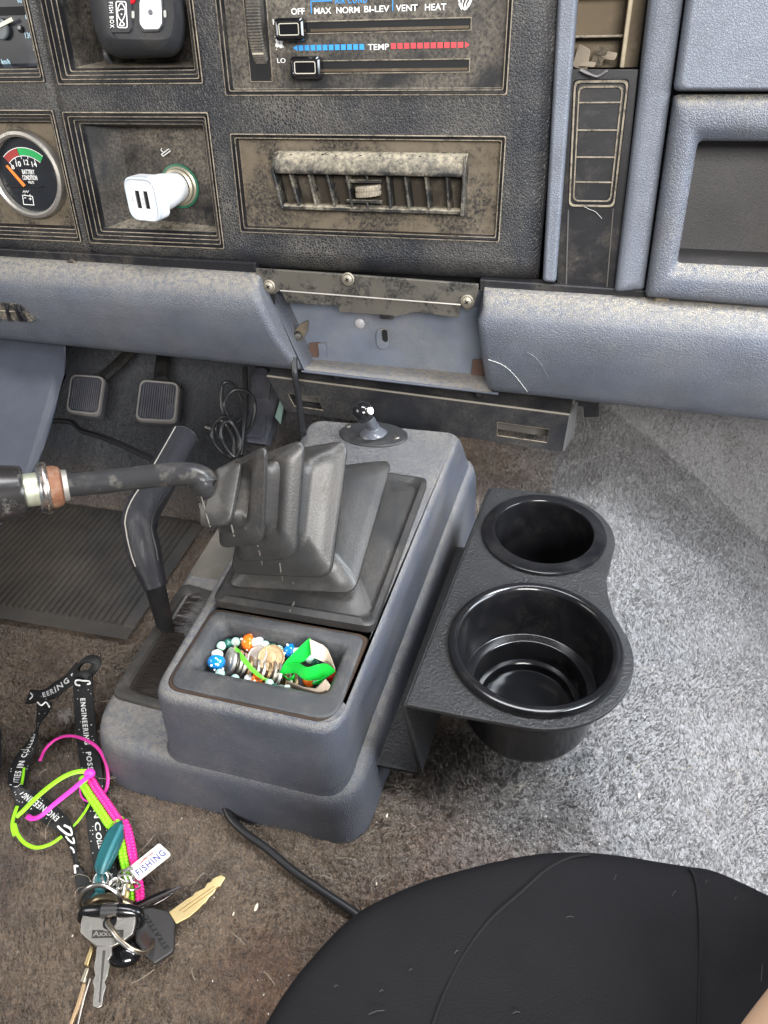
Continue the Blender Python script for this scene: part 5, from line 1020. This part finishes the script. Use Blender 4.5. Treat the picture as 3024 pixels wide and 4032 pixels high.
# teal strap tool
tl = thing('teal_fob', 'dark teal ribbed plastic fob lying over the braided lace', 'fob', az(10, 720, 250, .01))
po = [(805, 62), (812, 165), (770, 270), (722, 362), (690, 410), (642, 418), (622, 372), (648, 280), (690, 180), (718, 120), (760, 85)]
a = [az(10, x, y, .012) for x, y in po]; ce = sum(a, Vector())/len(a)
teal = mat('teal plastic', (.012, .085, .095), .35, var=.2)
loft([a, [p+Vector((0, 0, .003)) for p in a], [ce+(p-ce)*.8+Vector((0, 0, .0042)) for p in a]], True, True).build('blade_body', teal, tl, angle=50)
tube(cr([az(10, 795, 85, .0172), az(10, 740, 200, .0176), az(10, 690, 320, .0174), az(10, 662, 405, .0165)], 5), .0017, 8).build('ridge', mat('teal ridge', (.03, .15, .17), .3), tl)
tube(cr([az(10, 652, 405, .013), az(10, 655, 460, .012), az(10, 648, 520, .010), az(10, 610, 570, .009), az(10, 580, 620, .008)], 5), [.0036]*10+[.0028]*11, 8, sq=.5).build('strap', teal, tl)
# licence plate tag
lt = thing('plate_keyring_tag', 'miniature white licence plate tag reading FISHING', 'keyring tag', az(10, 980, 330, .008))
zt2 = .010
c4 = [(878, 440), (1112, 288), (1045, 210), (845, 366)]
c4 = [(905, 450), (1120, 278), (1045, 208), (843, 370)]
q = [az(10, x, y, zt2) for x, y in c4]; r0 = rr(q, .0015, 4); loft([r0, [p+Vector((0, 0, .0018)) for p in r0]], True, True).build('plate', mat('white enamel', (.72, .71, .66), .35, var=.03), lt, angle=30)
g = bil(*[p+Vector((0, 0, .0019)) for p in q])
text('FISHING', lambda x, y, h: g(.08+.84*x, .14+.44*y)+Vector((0, 0, .0002*h)), mat('navy ink', (.05, .05, .22), .5), lt)
text('California', lambda x, y, h: g(.25+.46*x, .70+.17*y)+Vector((0, 0, .0002*h)), mat('red ink', (.55, .04, .05), .5), lt, shear=.4)
def torus(c, n, R, r, m, par, name='chain_link', sx=1):
    n = nrm(n); s = n.cross(Vector((.2, .9, .1))).normalized(); w = n.cross(s); return tube([Vector(c)+s*cos(2*pi*k/20)*R*sx+w*sin(2*pi*k/20)*R for k in range(20)], r, 8, True, up=n).build(name, m, par)
for x, y, R_l, n in ((820, 410, .0042, (.3, .4, .8)), (848, 405, .0040, (.8, .2, .6)), (660, 440, .0045, (0, -.4, .9)), (700, 432, .0040, (.7, .4, .5)), (718, 452, .0038, (-.6, .5, .6)), (748, 466, .0032, (.8, -.3, .5)), (765, 480, .0034, (-.2, .3, .9)), (812, 455, .0046, (.2, -.7, .7)), (868, 478, .0040, (.1, .6, .8)), (790, 475, .003, (.6, .5, .5))): torus(az(10, x, y, .013), n, R_l, .0007, steel, lt)
tube([az(10, 836, 470, .014), az(10, 822, 560, .012)], .0016, 8, sq=.6).build('swivel', brass, lt); tube([az(10, 812, 470, .013), az(10, 800, 540, .012)], .0012, 8, sq=.6).build('swivel', steel, lt)
# bobby pin style black clip
pcl = thing('wire_clip', 'small black wire clip between the braid and the golden blade', 'clip', az(10, 1000, 550, .006))
ring3(10, [(905, 610, .008), (900, 590, .008), (1090, 508, .008), (1112, 515, .008), (1112, 540, .008), (930, 635, .008)], .0008, darkchrome, pcl, 'wire_loop')
tube(cr([az(10, 890, 625, .010), az(10, 980, 575, .010), az(10, 1080, 530, .010), az(10, 1180, 482, .009)], 4), .0010, 8).build('wire_bar', mat('dark wire', (.03, .025, .025), .4), pcl); tube([az(10, 865, 605, .009), az(10, 1090, 505, .009)], .0007, 8).build('wire_bar', darkchrome, pcl)
# ================================================================== CABLES
cab = mat('black cable', (.012, .012, .013), .35)
def fp(k, x, y, z=.004): p = az(k, x, y, 0); return az(k, x, y, floor_z(p.x, p.y)+z)
o = tube(cr([fp(7, 665, 1090, .004), fp(7, 690, 1140), fp(7, 720, 1210), fp(7, 790, 1280), fp(7, 900, 1360), fp(11, 200, 335), fp(11, 300, 405), fp(11, 390, 465), fp(11, 470, 530)], 6), .0026, 10).build('black_cable', cab); tag(o, 'black cable running from beneath the console to the passenger seat', 'cable')
def apt(k, pts, r, name, lb, m=cab):
    o = tube(cr([at(k, x, y, t) for x, y, t in pts], 6), r, 8).build(name, m); return tag(o, lb, 'cable')
apt(17, [(-40, 590, .92), (130, 600, .90), (200, 655, .87), (330, 695, .83), (500, 765, .80), (620, 820, .77), (720, 855, .75), (1010, 900, .72)], .0034, 'floor_cable', 'thin black cable crossing the driver footwell below the pedals')
apt(17, [(1590, 180, .70), (1595, 300, .70), (1612, 400, .69), (1632, 540, .66), (1650, 680, .64)], .0030, 'hanging_cable', 'grey black cable dropping from the dash recess behind the gear boot')
cc_ = thing('coiled_cable', 'bundle of thin black cable coils hanging behind the handbrake', 'cable', at(17, 1180, 650, .80))
def loops(pts, r=.0020): tube(cr([at(17, x, y, t) for x, y, t in pts], 6, True), r, 8, True).build('cable_loop', cab, cc_)
loops([(1130, 560, .80), (1115, 450, .80), (1125, 350, .80), (1185, 350, .80), (1240, 440, .80), (1270, 540, .80), (1180, 620, .80)])
loops([(1135, 470, .79), (1190, 395, .79), (1270, 395, .79), (1320, 440, .79), (1335, 520, .79), (1300, 640, .79), (1230, 680, .79), (1160, 560, .79)])
loops([(1090, 680, .78), (1085, 600, .78), (1125, 565, .78), (1180, 590, .78), (1220, 680, .78), (1230, 800, .78), (1170, 800, .78)])
loops([(1060, 720, .77), (1060, 640, .77), (1100, 590, .77), (1165, 650, .77), (1195, 740, .77), (1190, 830, .77), (1120, 800, .77)]); loops([(1120, 720, .76), (1120, 620, .76), (1165, 600, .76), (1210, 650, .76), (1240, 760, .76), (1200, 830, .76)])
tube([at(17, 1268, 240, .80), at(17, 1275, 500, .79), at(17, 1240, 820, .77)], .0028, 8).build('cable_end', cab, cc_); tube([at(17, 1015, 630, .79), at(17, 1070, 650, .785)], .0026, 8).build('plug_tip', nickel, cc_)
# ================================================================== SEATS AND LEG
seatm = mat('black stretch seat cover', (.0075, .0070, .0085), .75, grain=.35, gs=1400, var=.15, spec=.25)
st_ = thing('car_seat', 'black fabric covered seat cushion with curved seams in the near corner', 'seat', (.15, .08, .0))
ol = [(60, 880), (100, 806), (160, 705), (250, 590), (390, 452), (560, 366), (700, 320), (900, 274), (1050, 262), (1200, 272), (1395, 303), (1500, 322), (1659, 396), (1800, 470)]
e_ = cr([az(11, x, y, .150) for x, y in ol], 4)
ctr = Vector((.20, -.02, .16))
NS = 14; rings = []
for j in range(NS+1):
    s = j/NS
    rings.append([])
    for p in e_:
        q = ctr.lerp(p, 1-s*.9); q.z = .150+.020*(1-(1-s)**2.2)+.0016*mn.noise(Vector((q.x*22, q.y*30, 5)))+.0006*mn.noise(Vector((q.x*80, q.y*60, 2))); rings[-1].append(q)
low = [[Vector((p.x+(p.x-ctr.x)*g_, p.y+(p.y-ctr.y)*g_, z)) for p in e_] for g_, z in ((-.10, .0), (-.02, .08), (.0, .125), (.004, .140))]
allr = low+rings; mb = MB(); n = len(e_); mb.v = [p for r in allr for p in r]
for k in range(len(allr)-1):
    for i in range(n-1): mb.f.append((k*n+i, k*n+i+1, (k+1)*n+i+1, (k+1)*n+i)); mb.m.append(0)
# drop the surface a little along the sewn seams
def zseat(k, x, y):
    d = ray(k, x, y); z = .165
    for _ in range(6):
        p = CAM+d*((z-CAM.z)/d.z)
        # radial position relative to the outline
        an = math.atan2(p.y-ctr.y, p.x-ctr.x); best = min(e_, key=lambda q: abs((math.atan2(q.y-ctr.y, q.x-ctr.x)-an+pi) % (2*pi)-pi)); R1_ = (best.xy-ctr.xy).length
        s = (1-min(1, (p.xy-ctr.xy).length/R1_))/.9; z = .150+.020*(1-(1-min(1, s))**2.2)
    return CAM+d*((z-CAM.z)/d.z)
from mathutils.bvhtree import BVHTree
sm1 = cr([zseat(11, x, y) for x, y in ((1160, 283), (1060, 292), (980, 330), (900, 400), (800, 490), (720, 600), (660, 720), (620, 830))], 6)
sm2 = cr([zseat(11, x, y) for x, y in ((1400, 308), (1432, 350), (1446, 430), (1452, 560), (1448, 700), (1445, 860))], 6)
seams = sm1+sm2
so = mb.build('cushion', seatm, st_, angle=80); sbd = so.modifiers.new('u', 'SUBSURF'); sbd.levels = 2; sbd.render_levels = 2
for s_ in (sm1, sm2): tube([p+(CAM-p).normalized()*.0001 for p in s_[3:]], .0006, 8).build('seam', mat('sunken seam thread', (.004, .004, .005), .9), st_)
o = prism([fp(9, x, y, .002) for x, y in ((-300, 300), (-40, 400), (15, 540), (48, 680), (50, 880), (25, 1020), (-80, 1120), (-300, 1250))], (0, 0, .07)).build('seat_base', mat('dark blue seat cloth', (.03, .034, .048), .8, grain=.6), bevel=.02); tag(o, 'dark seat base edge at the left of the lanyard', 'seat')
skin = mat('bare skin', (.62, .40, .26), .5, sss=.15, grain=.1, var=.05)
kp = [at(0, 2430, 1740, .30), at(0, 2090, 2025, .235), at(0, 1930, 2225, .208), at(0, 1825, 2360, .20), at(0, 1765, 2475, .195), at(0, 1745, 2600, .21), at(0, 1790, 2740, .25)]
kp = cr(kp, 6); o = tube(kp, [.034-.0075*min(1, i/16) for i in range(len(kp))], 28).build('person', skin, sub=1); tag(o, 'bare tan knee of a person at the bottom right corner', 'person')
mb = MB()
for x, y, w_, h_ in ((455, 770, 26, 10), (700, 585, 6, 6), (1050, 478, 14, 3), (1190, 355, 5, 10), (1470, 368, 4, 6), (885, 772, 12, 4), (470, 705, 6, 3), (1560, 420, 5, 5), (1370, 405, 8, 10), (560, 640, 5, 3), (330, 690, 6, 3), (1640, 650, 6, 24)):
    c_ = zseat(11, x, y); c_ = c_+(CAM-c_).normalized()*.0012; d_ = Vector((w_*.00010, h_*.00012, 0))
    mb = merge(mb, tube([c_-d_, c_+Vector((0, .0004, .0002)), c_+d_], .00016, 4))
mb.build('fabric_lint', mat('grey fabric lint', (.05, .047, .045), .9), st_)['kind'] = 'stuff'
# ================================================================== LITTER ON THE CARPET
lit = [(11, 85, 447, .0045, 'pale dry seed husk on the brown carpet beside the cable'), (11, 1262, 104, .0035, 'white fleck on the bright grey carpet right of the cup holder'), (11, 455, 375, .0020, 'tiny pale crumb near the upper edge of the seat'), (11, 487, 165, .003, 'thin straw bit on the carpet right of the console corner'), (10, 1525, 660, .0022, 'tiny white crumb on the carpet right of the golden key')]
for k, x, y, r, lb in lit:
    p = fp(k, x, y, .004); o = ball(p, r*.55, 10, 7, (.40, 1.0, .3)).build('crumb', mat('pale crumb', (.62, .55, .42), .8)); tag(o, lb, 'debris', 'crumbs on the carpet')
mb = MB()
for k in range(420):
    x, y = random.uniform(-.45, .35), random.uniform(.1, .75); z = fz(x, y)+.002; a_ = random.uniform(0, pi); l_ = random.uniform(.0006, .0016)
    mb = mb.add([(x, y, z), (x+l_*cos(a_), y+l_*sin(a_), z+.0004), (x+l_*.4*cos(a_+1.4), y+l_*.4*sin(a_+1.4), z+.0006)], [(0, 1, 2)])
o = mb.build('sand_grains', mat('pale sand', (.6, .58, .52), .5), smooth=False); tag(o, 'pale sand grains and lint scattered over the carpet', 'sand', kind='stuff')
mb = MB()
for k in range(130):
    x, y = random.uniform(-.35, .20), random.uniform(.1, .5); z = fz(x, y)+.003; a_ = random.uniform(0, 2*pi); l_ = random.uniform(.006, .02); b_ = random.uniform(-1, 1)
    pts = [Vector((x+l_*t*cos(a_+b_*t), y+l_*t*sin(a_+b_*t), z+.002*sin(t*pi))) for t in (0, .33, .66, 1)]; mb = merge(mb, tube(pts, .00011, 4))
o = mb.build('loose_hairs', mat('pale hair', (.40, .34, .26), .6)); tag(o, 'fine pale pet hairs scattered over the carpet', 'hair', kind='stuff')
mb = MB()
c = fp(9, 430, 530, .006)
for k in range(260):
    d = Vector((random.gauss(0, 1), random.gauss(0, 1), random.gauss(0, .5))).normalized()*random.uniform(.001, .006); e = d+Vector((random.gauss(0, .003), random.gauss(0, .003), random.gauss(0, .0015)))
    mb = mb.add([c+d, c+d+Vector((.0004, 0, .0003)), c+e+d*.4], [(0, 1, 2)])
o = mb.build('lint_tuft', mat('grey lint', (.30, .28, .27), .9), smooth=False); tag(o, 'small grey lint tuft on the carpet between the lanyard straps', 'lint')

pads = [o for o in bpy.data.objects if o.name.startswith('padding')]; tb = [bvh(o) for o in pads]
def hit_any(k, x, y, off=.0006):
    c = [h for h in (hit(t, k, x, y, off) for t in tb) if h is not None]; return min(c, key=lambda p: (p-CAM).length) if c else None
def on_pad(pts, r): q = [hit_any(5, x, y) for x, y in pts]; q = [p for p in q if p is not None]; return tube(cr(q, 5), r, 6)
thm = mat('white thread', (.6, .6, .58), .7)
o = on_pad([(1112, 476), (1150, 488), (1190, 508), (1230, 545), (1262, 585), (1285, 615), (1298, 634)], .00024).build('loose_thread', thm); tag(o, 'white curved thread stuck on the padded panel below the black fascia', 'thread')
o = on_pad([(1290, 444), (1320, 462), (1350, 495), (1385, 560)], .00012).build('loose_thread', mat('faint thread', (.25, .26, .29), .7)); tag(o, 'faint grey hair on the padded panel right of the white thread', 'thread')
o = tube(cr([P(*duv(3, x, y, .001), .001) for x, y in ((488, 1318), (520, 1335), (560, 1352), (600, 1395))], 5), .00012, 6).build('loose_thread', thm); tag(o, 'short pale thread below the ribbed frame on the black trim strip', 'thread')
